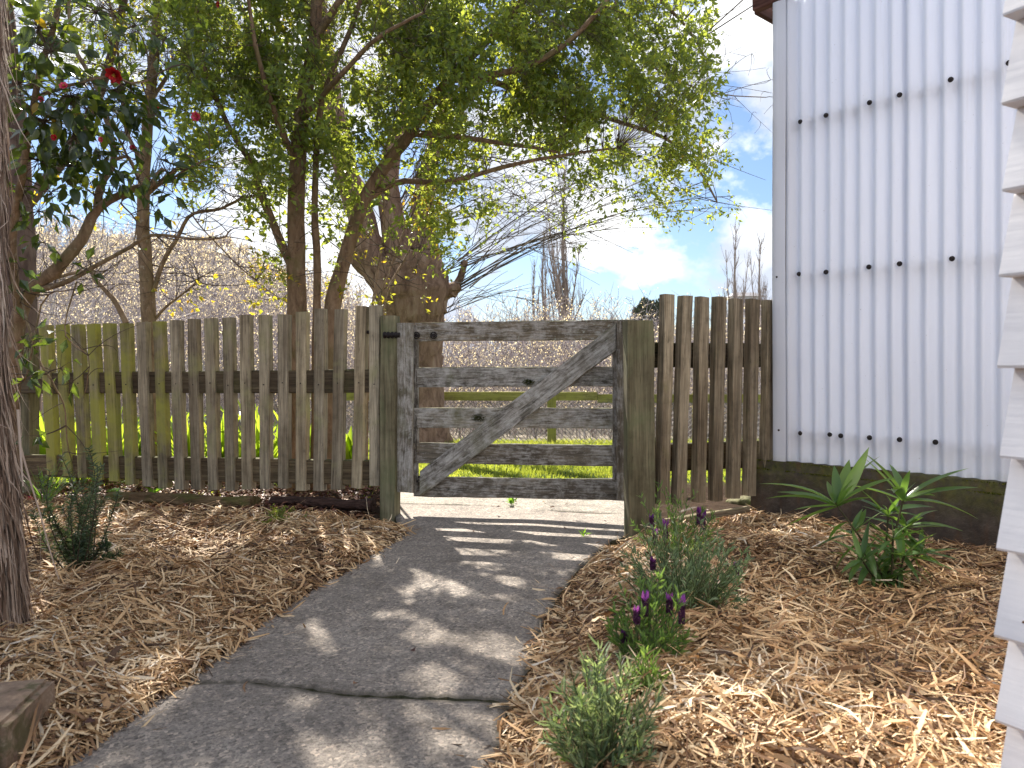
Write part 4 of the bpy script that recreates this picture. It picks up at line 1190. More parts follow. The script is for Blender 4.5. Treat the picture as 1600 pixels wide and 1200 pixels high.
# ---- many stemmed evergreen behind the long fence
def evergreen():
    root = thing('evergreen_tree', (U(478, 760, 5.45)[0], 5.45, -0.02), 'spreading small leaved evergreen tree with several brown stems rising behind the long fence', 'tree')
    Z = 5.45
    LP = []
    def st(name, ctrl, r0, r1, n=22, sides=9, mat=m_bark_red, bark=0.05, wob=0.004, par=root):
        g = Geo(); P, _ = limb(g, pxl(ctrl, Z), r0, r1, n, sides, wob=wob, bark=bark)
        LP.append(P); return g.build(name, mat, par, smooth=True)
    st('stem', [(466, 790), (462, 640), (463, 480), (462, 330), (470, 190), (492, 60), (505, -90), (540, -330)], 0.083, 0.030, 30, 10)
    st('stem', [(508, 790), (513, 620), (517, 500), (532, 430), (566, 318), (606, 255), (642, 208), (705, 120, 5.5), (785, 40, 5.5), (880, -70, 5.6), (960, -220, 5.6)], 0.066, 0.022, 34, 10)
    st('stem', [(492, 790), (494, 560), (495, 420), (492, 300), (505, 150), (560, 10), (610, -200)], 0.036, 0.013, 22, 7)
    st('limb', [(462, 425), (440, 380), (412, 312), (395, 260), (352, 190), (318, 90), (300, -60)], 0.036, 0.011, 18, 7)
    st('limb', [(566, 318), (620, 285), (700, 285, 5.3), (790, 262, 5.2), (880, 246, 5.2), (960, 236, 5.2)], 0.026, 0.007, 18, 6)
    st('limb', [(642, 208), (720, 214, 5.3), (800, 226, 5.2), (870, 240, 5.2)], 0.027, 0.008, 14, 6)
    st('limb', [(700, 125, 5.5), (800, 110, 5.2), (880, 70, 5.1), (946, 0, 5.0), (1000, -90, 5.0)], 0.028, 0.010, 16, 6)
    st('limb', [(720, 105, 5.5), (830, 150, 5.6), (940, 180, 5.7), (1040, 215, 5.8), (1095, 260, 5.8), (1125, 310, 5.8)], 0.024, 0.006, 16, 6)
    st('limb', [(880, -60, 5.6), (980, -30, 5.6), (1060, 30, 5.6), (1105, 100, 5.6)], 0.020, 0.006, 14, 6)
    st('limb', [(492, 60), (560, -40, 5.3), (640, -130, 5.2), (760, -260, 5.2)], 0.03, 0.012, 14, 6)
    st('limb', [(470, 190), (520, 130, 5.2), (590, 60, 5.0), (660, 20, 4.9)], 0.024, 0.009, 14, 6)
    st('limb', [(465, 260), (430, 180, 5.2), (400, 80, 5.0), (380, -40, 5.0)], 0.026, 0.009, 14, 6)
    for c in ([(584, 770), (585, 600), (590, 480), (612, 412), (640, 330), (655, 250)], [(600, 770), (600, 560), (600, 470), (628, 410), (660, 350), (690, 270)], [(572, 770), (575, 560), (585, 450), (600, 350), (598, 260), (615, 180)]):
        st('shoot', c, 0.012, 0.004, 16, 5, mat=m_bark_smooth)
    LPa = np.concatenate(LP); LPa = LPa[LPa[:, 2] > 1.7]
    poly = [(270, -60), (285, 200), (300, 330), (395, 350), (425, 400), (520, 372), (600, 352), (680, 392), (745, 335), (780, 300), (860, 292), (930, 285), (1000, 305), (1050, 312), (1078, 318), (1110, 308), (1122, 250), (1110, 200), (1116, 130), (1098, 60), (1105, -60)]
    def samp(n, Zlo, Zhi, x0=250, x1=1180, y0=-60, y1=420):
        x = rng.uniform(x0, x1, n); y = rng.uniform(y0, y1, n)
        k = inpoly(x, y, poly)
        # thin out the underside and the right
        den = 0.30 + 0.75 * np.clip((330 - y) / 200, 0, 1)
        den *= np.where((x > 560) & (y > 255), 0.55, 1.0)
        den *= 1 - 0.35 * np.clip((x - 930) / 200, 0, 1)
        den *= 1 - 0.35 * np.clip((420 - x) / 130, 0, 1)
        hole = vnoise(x, y, 1 / 52., 91) * 0.6 + vnoise(x, y, 1 / 26., 92) * 0.4
        k &= rng.random(n) < den * np.clip((hole - 0.30) / 0.13, 0.03, 1.0)
        x = x[k]; y = y[k]
        Zs = rng.normal((Zlo + Zhi) / 2, (Zhi - Zlo) / 4.2, len(x)).clip(Zlo - 0.3, Zhi + 0.3)
        return np.stack([(x - 800) / FPX * Zs, Zs, EYE + (HY - y) / FPX * Zs], -1)
    gt = Geo(); gl = Geo()
    C = samp(7700, 4.75, 6.3)
    C = C[(C[:, 1] > 4.72 + 0.1 * (C[:, 0] < -1))]
    spray(gt, gl, C, LPa, nleaf=24, rad=0.15, ln=(0.034, 0.062), wratio=0.24, ntw=4)
    # part of the crown above and behind, outside the picture
    n = 420
    c = rng.standard_normal((n, 3)) * np.array([1.5, 0.75, 0.8]) + np.array([-0.5, 5.9, 4.7])
    hole = vnoise(c[:, 0] + c[:, 2], c[:, 1] + c[:, 2] * .6, 1.9, 93)
    c = c[(c[:, 2] > 3.35) & (hole > 0.52)]
    spray(gt, gl, c, LPa, nleaf=18, rad=0.2, ln=(0.035, 0.055))
    # hanging sprays at the edges
    tips = pxl([(1060, 330, 5.6), (1095, 318, 5.6), (1120, 325, 5.7), (1138, 326, 5.7), (1115, 335, 5.7), (1150, 322, 5.7), (1040, 318, 5.6), (990, 318, 5.3), (1118, 245, 5.7), (1124, 215, 5.7), (1118, 160, 5.7), (935, 300, 5.2), (880, 300, 5.1), (845, 290, 5.1), (800, 320, 5.1), (820, 345, 5.0),
                (775, 345, 5.2), (700, 400, 5.2), (718, 398, 5.2), (735, 405, 5.2), (890, 385, 5.0), (650, 372, 5.2), (663, 356, 5.2), (672, 345, 5.2), (640, 392, 5.2), (620, 372, 5.2), (1035, 345, 5.6), (1075, 300, 5.6), (1100, 285, 5.7), (420, 370, 5.2), (440, 420, 5.2), (520, 420, 5.3), (545, 400, 5.3), (425, 430, 5.2), (880, 310, 5.2), (1010, 325, 5.5)], 5.3)
    spray(gt, gl, np.array(tips), LPa, nleaf=30, rad=0.13, ntw=4, linkr=0.004, tone_lo=0.15)
    # dangling twigs with few leaves
    n = 150
    x = rng.uniform(640, 1080, n); y = 300 + rng.uniform(-30, 45, n) + np.where(x < 760, 35, 0)
    A = np.array([U(a, b - rng.uniform(30, 90), 5.3) for a, b in zip(x, y)]); B = np.array([U(a + rng.uniform(-15, 30), b, 5.3 + rng.uniform(-.3, .3)) for a, b in zip(x, y)])
    spray(gt, gl, B, A, nleaf=9, rad=0.10, ntw=3, linkr=0.004)
    # a few lit low shoots with yellow leaves
    gy = Geo()
    x = np.concatenate([rng.uniform(640, 700, 26), rng.uniform(570, 700, 18), rng.uniform(395, 450, 20), rng.uniform(500, 560, 12)])
    y = np.concatenate([rng.uniform(300, 410, 26), rng.uniform(330, 470, 18), rng.uniform(380, 480, 20), rng.uniform(380, 470, 12)])
    C = np.stack([U(a, b, 5.5 + rng.uniform(-.25, .3)) for a, b in zip(x, y)])
    allP = np.concatenate(LP)
    spray(gt, gy, C, allP[allP[:, 2] > 1.0], nleaf=15, rad=0.10, ntw=3, linkr=0.004, tone_lo=0.3)
    n = 420
    A = allP[rng.integers(0, len(allP), n)]; A = A[A[:, 2] > 1.4]; n = len(A)
    E = A + np.column_stack([rng.normal(0, .25, n), rng.normal(0, .2, n), rng.uniform(-0.1, 0.4, n)])
    tubes(gt, bez(A, E, 6, -0.05, 0.12), np.linspace(0.0035, 0.0012, 6)[None].repeat(n, 0), 4, rng.random(n))
    g1 = gt.build('twigs', m_twig, root, kind='stuff')
    gl.build('crown', m_leaf_small, root, kind='stuff')
    gy.build('crown_shoots', m_leaf_yel, root, kind='stuff')
evergreen()

# ---- slim tree nearer the left
def slim_tree():
    Z = 5.85
    root = thing('slim_tree', (U(233, 760, Z)[0], Z, -0.02), 'slim pale mottled straight trunk behind the pickets with sparse yellow green leaves', 'tree')
    LP = []
    def st(name, ctrl, r0, r1, n=20, sides=8, mat=m_bark_smooth):
        g = Geo(); P, _ = limb(g, pxl(ctrl, Z), r0, r1, n, sides, wob=0.005, bark=0.06); LP.append(P)
        return g.build(name, mat, root, smooth=True)
    st('trunk', [(236, 790), (235, 620), (234, 500), (230, 420), (224, 335), (229, 235), (235, 150), (246, 40), (262, -110), (290, -300)], 0.062, 0.026, 30, 10)
    st('limb', [(240, 455), (255, 410), (278, 372), (300, 335), (345, 325), (385, 306), (412, 302)], 0.020, 0.008)
    st('limb', [(228, 305), (262, 275), (300, 245), (330, 205), (360, 120)], 0.020, 0.006)
    st('limb', [(241, 500), (262, 478), (300, 448), (315, 432)], 0.012, 0.005, 10, 6)
    st('limb', [(226, 260), (200, 210), (190, 150), (180, 60), (160, -40)], 0.018, 0.007)
    st('limb', [(197, 505), (178, 468), (150, 438), (138, 425), (70, 448), (60, 470)], 0.022, 0.010)
    st('limb', [(233, 160), (262, 120), (276, 90), (330, 20), (350, -60)], 0.016, 0.006)
    st('limb', [(300, 335), (320, 360), (400, 440), (460, 480)], 0.006, 0.003, 10, 5)
    LPa = np.concatenate(LP); LPa = LPa[LPa[:, 2] > 1.35]
    gt = Geo(); gl = Geo()
    n = 330
    x = rng.uniform(150, 440, n); y = rng.uniform(-60, 340, n)
    k = (vnoise(x, y, 1 / 40., 55) > 0.42) & ~((x > 175) & (x < 300) & (y > 190)); x, y = x[k], y[k]
    C = np.stack([U(a, b, 5.9 + rng.uniform(-.5, .6)) for a, b in zip(x, y)])
    spray(gt, gl, C, LPa, nleaf=18, rad=0.17, ln=(0.028, 0.05), wratio=0.26, linkr=0.005)
    low = [(150, 350), (200, 345), (280, 290), (300, 300), (285, 330), (250, 350), (270, 345), (265, 455), (285, 460), (330, 440), (410, 480), (420, 300), (400, 330), (380, 350), (90, 300), (300, 465), (60, 330), (120, 330), (345, 300), (360, 280)]
    C = np.array([U(a, b, 5.7) for a, b in low])
    spray(gt, gl, C, LPa, nleaf=9, rad=0.12, ln=(0.035, 0.055), wratio=0.3, ntw=3, tone_lo=0.35, linkr=0.004)
    n = 600
    c = rng.standard_normal((n, 3)) * np.array([1.0, 0.6, 0.7]) + np.array([-2.8, 6.1, 4.4])
    c = c[(c[:, 2] > 3.5) & (vnoise(c[:, 0] + c[:, 2], c[:, 1], 2.0, 56) > 0.55)]
    spray(gt, gl, c, LPa, nleaf=14, rad=0.2, ln=(0.035, 0.06))
    # bare twigs
    n = 420
    A = LPa[rng.integers(0, len(LPa), n)]; E = A + np.column_stack([rng.normal(0, .22, n), rng.normal(0, .15, n), rng.uniform(-0.05, 0.35, n)])
    P = bez(A, E, 6, sag=-0.1, side=0.1); tubes(gt, P, np.linspace(0.0035, 0.0012, 6)[None].repeat(n, 0), 4, rng.random(n))
    gt.build('twigs', m_twig, root, kind='stuff'); gl.build('crown', m_leaf_yel, root, kind='stuff')
slim_tree()

# ---- large leaf mesh helper (single leaves as parts)
def leaf_mesh(name, mat, L_=1.0, w=0.26, fold=0.22, curl=0.18, K=7, tip=1.0, tone=0.5):
    t = np.linspace(0, 1, K)
    hw = w * np.sin(np.pi * t ** 0.85) ** 0.8 * (1 - 0.15 * t); hw[0] = 0.012; hw[-1] = 0.002
    V = []
    for i in range(K):
        z = -curl * t[i] ** 2
        V += [(t[i], -hw[i], z + fold * hw[i]), (t[i], 0, z), (t[i], hw[i], z + fold * hw[i])]
    V = np.array(V) * L_
    idx = np.arange(K * 3).reshape(K, 3)
    F = np.concatenate([np.stack([idx[:-1, a], idx[1:, a], idx[1:, a + 1], idx[:-1, a + 1]], -1) for a in (0, 1)])
    g = Geo(); g.add(V, F, tone)
    return g.mesh(name, mat, smooth=True)
def leaf_obj(name, me, B, D, Nn, s, parent, sy=1.0):
    D = Vector(D).normalized(); Nn = Vector(Nn); S = Nn.cross(D)
    if S.length < 1e-3: S = Vector((1, 0, 0)).cross(D)
    S.normalize(); Nn = D.cross(S)
    M = Matrix(((D.x * s, S.x * s * sy, Nn.x * s, B[0]), (D.y * s, S.y * s * sy, Nn.y * s, B[1]), (D.z * s, S.z * s * sy, Nn.z * s, B[2]), (0, 0, 0, 1)))
    o = bpy.data.objects.new(name, me); COL.objects.link(o)
    return place(o, M, parent)

# ---- camellia hanging over the far end of the fence
def camellia():
    Z = 4.35
    root = thing('camellia_tree', (U(12, 800, 4.5)[0], 4.5, 0.0), 'leaning camellia with large glossy dark leaves and red flowers above the far fence end', 'tree')
    LP = []
    def st(name, ctrl, r0, r1, n=20, sides=8, mat=m_bark_smooth):
        g = Geo(); P, _ = limb(g, pxl(ctrl, Z), r0, r1, n, sides, wob=0.006, bark=0.08); LP.append(P)
        return g.build(name, mat, root, smooth=True)
    st('trunk', [(12, 800, 4.5), (16, 640, 4.5), (26, 530, 4.45), (45, 462, 4.4), (88, 425), (128, 378), (155, 330), (205, 302), (240, 292), (262, 262)], 0.052, 0.012, 26, 10)
    st('limb', [(52, 455), (100, 442), (150, 415), (205, 385), (232, 368), (290, 372), (345, 372), (360, 360)], 0.017, 0.004)
    st('limb', [(150, 335), (158, 290), (178, 250), (168, 190), (150, 130), (120, 60), (110, -40)], 0.022, 0.008)
    st('limb', [(178, 250), (200, 245), (215, 275), (180, 200), (140, 120)], 0.010, 0.005)
    st('limb', [(205, 302), (190, 318), (215, 345), (213, 385)], 0.007, 0.003, 10, 5)
    st('limb', [(30, 500, 4.4), (20, 380, 4.2), (40, 260, 4.0), (60, 150, 3.9), (90, 40, 3.8), (120, -80, 3.8)], 0.024, 0.010)
    st('limb', [(60, 150, 3.9), (120, 130, 3.9), (180, 120, 4.0), (230, 130, 4.1)], 0.010, 0.005)
    st('limb', [(230, 296), (262, 282, 4.3), (300, 262, 4.2), (335, 238, 4.2)], 0.010, 0.004)
    st('limb', [(34, 470), (60, 560, 4.3), (85, 600, 4.3), (105, 640, 4.4), (115, 700, 4.5)], 0.008, 0.003, 14, 5)
    st('limb', [(120, 440), (100, 520, 4.3), (135, 560, 4.3), (120, 620, 4.4)], 0.005, 0.002, 12, 5)
    st('limb', [(26, 560), (40, 590, 4.3), (70, 470, 4.3), (110, 455, 4.3)], 0.008, 0.003, 12, 5)
    LPa = np.concatenate(LP)
    gt = Geo()
    # leaf clusters: (px x, px y, depth, spread, leaves)
    spec = [(60, 45, 3.7, 40, 26), (80, 80, 3.6, 35, 14), (110, 150, 3.9, 45, 24), (150, 160, 4.0, 40, 20), (180, 140, 4.1, 35, 16), (70, 190, 3.9, 45, 24), (120, 215, 4.0, 40, 22), (60, 250, 4.0, 40, 16), (110, 260, 4.1, 40, 20),
            (160, 240, 4.1, 30, 14), (210, 150, 4.2, 30, 18), (200, 195, 4.2, 25, 12), (240, 180, 4.1, 16, 4), (130, 290, 4.2, 28, 12), (80, 300, 4.1, 28, 10), (60, 330, 4.2, 30, 10), (215, 280, 4.2, 20, 8), (258, 250, 4.1, 18, 6), (272, 265, 4.1, 10, 2), (290, 240, 4.1, 8, 2),
            (245, 320, 4.2, 12, 3), (270, 300, 4.2, 12, 3), (135, 420, 4.3, 14, 5), (212, 390, 4.3, 6, 1), (30, 420, 4.2, 16, 4), (38, 455, 4.2, 18, 5), (45, 540, 4.2, 22, 9), (50, 590, 4.25, 18, 6), (95, 575, 4.3, 22, 6), (60, 680, 4.3, 14, 3), (150, 20, 4.0, 40, 20), (210, 40, 4.2, 40, 16), (260, 60, 4.3, 40, 14), (300, 110, 4.4, 40, 10), (30, 130, 3.7, 30, 14), (40, 300, 4.1, 20, 8), (180, 290, 4.2, 24, 7), (70, 380, 4.3, 20, 6)]
    items = []
    for (x, y, z, sp, n) in spec:
        c = U(x, y, z)
        j = np.linalg.norm(LPa - c, axis=1).argmin(); a = LPa[j]
        P = bez(a[None], c[None], 6, 0.05, 0.08); tubes(gt, P, np.linspace(0.005, 0.0022, 6)[None], 4, 0.4)
        for k in range(int(n * 1.75)):
            s = sp / FPX * z * 1.05
            e = c + rng.normal(0, 1, 3) * np.array([s, s * 0.8, s]) * 0.62
            items.append((e, c))
    A = np.array([c for e, c in items]); E = np.array([e for e, c in items])
    tubes(gt, bez(A, E, 4, -0.05, 0.08), np.linspace(0.0022, 0.001, 4)[None].repeat(len(A), 0), 3, 0.5)
    # bare twigs
    n = 110
    a = LPa[rng.integers(0, len(LPa), n)]; e = a + np.column_stack([rng.normal(0.05, .16, n), rng.normal(0, .1, n), rng.normal(0.02, .13, n)])
    tubes(gt, bez(a, e, 6, 0.1, 0.12), np.linspace(0.003, 0.001, 6)[None].repeat(n, 0), 4, 0.5)
    ex = 800 + E[:, 0] / E[:, 1] * FPX; ey = HY - (E[:, 2] - EYE) / E[:, 1] * FPX
    vis = (ex > 22) & (ey > -10)
    order = np.argsort(~vis, kind='stable')
    tones = [0.1, 0.25, 0.4, 0.5, 0.6, 0.7, 0.85, 0.93, 1.0]
    meshes = [leaf_mesh('leaf', m_leaf_cam, 1.0, 0.28 + 0.025 * (i % 3), 0.3, 0.12 + 0.08 * (i % 4), 6, tone=t) for i, t in enumerate(tones)]
    pw = np.array([3, 4, 4, 4, 3, 2, 2.4, 1.8, 0.7]); pw = pw / pw.sum()
    gs = Geo(); cnt = 0
    for q in order:
        e, c = items[q]
        D = unit(e - c + np.array([0, 0, -0.4]) * np.linalg.norm(e - c) + rng.normal(0, .03, 3))
        D = unit(D + np.array([rng.normal(0, .5), 0, -0.10]))
        Nn = unit(np.array([rng.normal(0, .8), -0.5 + rng.normal(0, .7), 0.8]))
        s = rng.uniform(0.070, 0.108)
        if cnt < 299:
            leaf_obj('leaf', meshes[rng.choice(len(meshes), p=pw)], e, D, Nn, s, root, rng.uniform(0.85, 1.15)); cnt += 1
        else:
            leaves(gs, e[None], D[None], Nn[None], s, s * 0.24, np.array([rng.random() * 0.85]))
    # darker mass outside the picture (above) to carry the shade
    n = 900
    c = rng.standard_normal((n, 3)) * np.array([0.45, 0.4, 0.45]) + np.array([-2.9, 4.3, 3.3])
    c = c[(c[:, 2] > 2.95)]
    leaves(gs, c, rng.standard_normal(c.shape) + [0, 0, -.5], rng.standard_normal(c.shape) + [0, 0, 1.2], 0.085, 0.021, rng.random(len(c)) * 0.8)
    gs.build('foliage', m_leaf_cam, root, kind='stuff')
    gt.build('twigs', m_twig, root, kind='stuff')
    # flowers
    red = tone_mat('red_petal', [(0, (0.28, 0.006, 0.012)), (1, (0.60, 0.02, 0.03))], 0.5, 0.3)
    pink = tone_mat('pink_petal', [(0, (0.55, 0.03, 0.09)), (1, (0.80, 0.12, 0.20))], 0.5, 0.3)
    yel = tone_mat('yellow_stamen', [(0, (0.7, 0.5, 0.08)), (1, (0.8, 0.65, 0.2))], 0.6)
    def flower(px, py, z, r, mt):
        c = U(px, py, z); f = unit(np.array([rng.normal(0, .4), -1, rng.normal(-0.2, .3)]))
        a = unit(np.cross(f, UP)); b_ = np.cross(f, a)
        g = Geo()
        for ringk, (nn_, rr, op) in enumerate(((7, 1.0, 0.25), (6, 0.75, 0.6), (5, 0.5, 1.1))):
            for i in range(nn_):
                an = 2 * math.pi * i / nn_ + ringk * 0.4 + rng.normal(0, .08)
                d = unit(a * math.cos(an) + b_ * math.sin(an) + f * op)
                sd = unit(np.cross(d, f)); K = 5; t = np.linspace(0, 1, K)
                P = c + d[None] * (t * r * rr)[:, None] + f[None] * (0.15 * r * t ** 2)[:, None]
                W = r * 0.42 * rr * np.sin(np.pi * (0.12 + 0.8 * t)) 
                ribbons(g, P[None], W[None], sd[None, None], rng.random())
        o = g.build('flower', mt, root, smooth=True)
        g = Geo(); n = 16
        B = np.repeat(c[None], n, 0); D = unit(f + rng.normal(0, .25, (n, 3)))
        tubes(g, np.stack([B, B + D * r * 0.45], 1), np.full((n, 2), 0.0012), 4, rng.random(n))
        g.build('stamens', yel, o)
    for (x, y, z, r, mt) in ((180, 116, 3.55, 0.042, red), (100, 135, 3.6, 0.022, pink), (85, 215, 3.7, 0.017, red), (158, 218, 3.8, 0.015, pink), (207, 231, 4.3, 0.018, pink), (307, 182, 4.4, 0.030, pink), (65, 155, 3.7, 0.016, pink), (342, 7, 4.4, 0.02, red), (245, 170, 4.4, 0.022, red)):
        flower(x, y, z, r, mt)
camellia()

# ---- broad dark trunk behind the far fence end
def dark_trunk():
    root = thing('broad_tree', (U(34, 760, 6.6)[0], 6.6, -0.03), 'broad dark purplish brown tree trunk beyond the far end of the long fence', 'tree')
    g = Geo(); mt = bark_mat('purple_brown_bark', (0.08, 0.052, 0.046), (0.17, 0.115, 0.10), (0.26, 0.19, 0.165), scale=(10, 10, 2.5))
    limb(g, pxl([(36, 800), (34, 620), (33, 480), (28, 340), (20, 200), (0, 20), (-30, -200)], 6.6), 0.155, 0.09, 24, 14, bark=0.04)
    g.build('trunk', mt, root, smooth=True)
    g = Geo(); P, _ = limb(g, pxl([(30, 330), (90, 260), (150, 160), (190, 20), (210, -120)], 6.6), 0.06, 0.02, 16, 9)
    g.build('limb', mt, root, smooth=True)
    gt = Geo(); gl = Geo()
    n = 430; x = rng.uniform(-60, 340, n); y = rng.uniform(-260, 135, n)
    C = np.stack([U(a, b, 6.6 + rng.uniform(-.7, .7)) for a, b in zip(x, y)])
    spray(gt, gl, C, P, nleaf=20, rad=0.24, ln=(0.04, 0.065))
    gt.build('twigs', m_twig, root, kind='stuff'); gl.build('crown', m_leaf_small, root, kind='stuff')
dark_trunk()

# ---- stringy bark trunk close by at the picture's edge
def near_trunk():
    Z = 2.2
    root = thing('stringy_bark_tree', (-1.56, Z, 0.0), 'close trunk with shaggy stringy grey brown bark at the photo\'s far edge beside the mulch', 'tree')
    mt = bark_mat('stringy_bark', (0.12, 0.08, 0.058), (0.28, 0.20, 0.15), (0.44, 0.34, 0.27), scale=(60, 60, 3.0), strength=1.0, dist=0.012)
    g = Geo(); n = 46; sd = 44
    ctrl = [(-1.637, Z, -0.1), (-1.622, Z, 0.10), (-1.627, Z, 0.35), (-1.652, Z, 0.8), (-1.657, Z, 1.4), (-1.652, Z, 2.2), (-1.672, Z, 3.4)]
    P = path_pts(ctrl, n)
    rr = np.interp(P[:, 2], [-0.1, 0.03, 0.12, 0.35, 0.8, 1.4, 3.4], [0.26, 0.225, 0.195, 0.185, 0.168, 0.166, 0.14])
    an = np.arange(sd) / sd * 2 * np.pi
    ridges = 1 + 0.05 * np.sin(an * 7 + 1) + 0.035 * np.sin(an * 17 + P[:, 2:3] * 0.8) + 0.02 * rng.standard_normal((n, sd)) + 0.03 * rng.standard_normal((1, sd))
    V = np.stack([P[:, None, 0] + rr[:, None] * ridges * np.cos(an), P[:, None, 1] + rr[:, None] * ridges * np.sin(an), np.broadcast_to(P[:, 2:3], (n, sd))], -1)
    idx = np.arange(n * sd).reshape(n, sd)
    g.add(V, np.stack([idx[:-1], np.roll(idx[:-1], -1, 1), np.roll(idx[1:], -1, 1), idx[1:]], -1).reshape(-1, 4))
    g.build('trunk', mt, root, smooth=False)
    # long bark fibres
    g = Geo(); N = 5200; K = 7
    a = rng.uniform(-2.6, 0.9, N); z0 = rng.uniform(0.0, 2.3, N); ln = rng.gamma(3, 0.055, N) + 0.05
    t = np.linspace(0, 1, K)
    z = z0[:, None] - ln[:, None] * t[None] + 0.02
    cx = np.interp(z, P[:, 2], P[:, 0]); rz = np.interp(z, P[:, 2], rr)
    lift = rng.gamma(1.3, 0.006, N)[:, None] * (t[None] ** 2 + 0.2) * np.where(rng.random(N) < 0.08, 3.0, 1)[:, None] + 0.004
    aa = a[:, None] + np.cumsum(rng.normal(0, 0.022, (N, K)), 1)
    rho = rz * (1 + 0.05 * np.sin(aa * 7 + 1)) + lift
    Pp = np.stack([cx + rho * np.cos(aa), Z + rho * np.sin(aa), z], -1)
    S = np.stack([-np.sin(aa), np.cos(aa), np.zeros_like(aa)], -1)
    W = (rng.uniform(0.0010, 0.0038, N) * np.where(rng.random(N) < 0.1, 2, 1))[:, None] * np.array([0.6, 1, 1, 1, 0.9, 0.7, 0.25])
    ribbons(g, Pp, W, S, rng.random(N))
    # loose hanging strings
    N = 60; K = 10; t = np.linspace(0, 1, K)
    z0 = rng.uniform(0.1, 2.2, N); a = rng.uniform(-1.6, 0.5, N); ln = rng.uniform(0.08, 0.35, N)
    out = (rng.gamma(2, 0.012, N)[:, None] + 0.003) * np.sin(t * np.pi * rng.uniform(0.5, 1.0, (N, 1)))
    z = z0[:, None] - ln[:, None] * t; rz = np.interp(z, P[:, 2], rr) + 0.012 + out; cx = np.interp(z, P[:, 2], P[:, 0])
    aa = a[:, None] + np.cumsum(rng.normal(0, 0.03, (N, K)), 1)
    tubes(g, np.stack([cx + rz * np.cos(aa), Z + rz * np.sin(aa), z], -1), np.full((N, K), 0.0008), 3, rng.random(N))
    # a hanging strip down to the ground
    P2 = path_pts(pxl([(30, 690), (45, 745), (62, 800), (78, 860), (92, 905)], 2.15), 14)
    tubes(g, P2, np.linspace(0.003, 0.0015, 14), 5, 0.8)
    P2 = path_pts(pxl([(28, 640), (33, 720), (36, 760)], 2.1), 10); tubes(g, P2, np.linspace(0.004, 0.002, 10), 5, 0.9)
    g.build('bark_fibres', tone_mat('bark_fibre', [(0, (0.12, 0.075, 0.052)), (0.4, (0.27, 0.19, 0.14)), (0.8, (0.44, 0.34, 0.27)), (1, (0.58, 0.48, 0.40))], 0.85, 0.2), root, kind='stuff')
near_trunk()

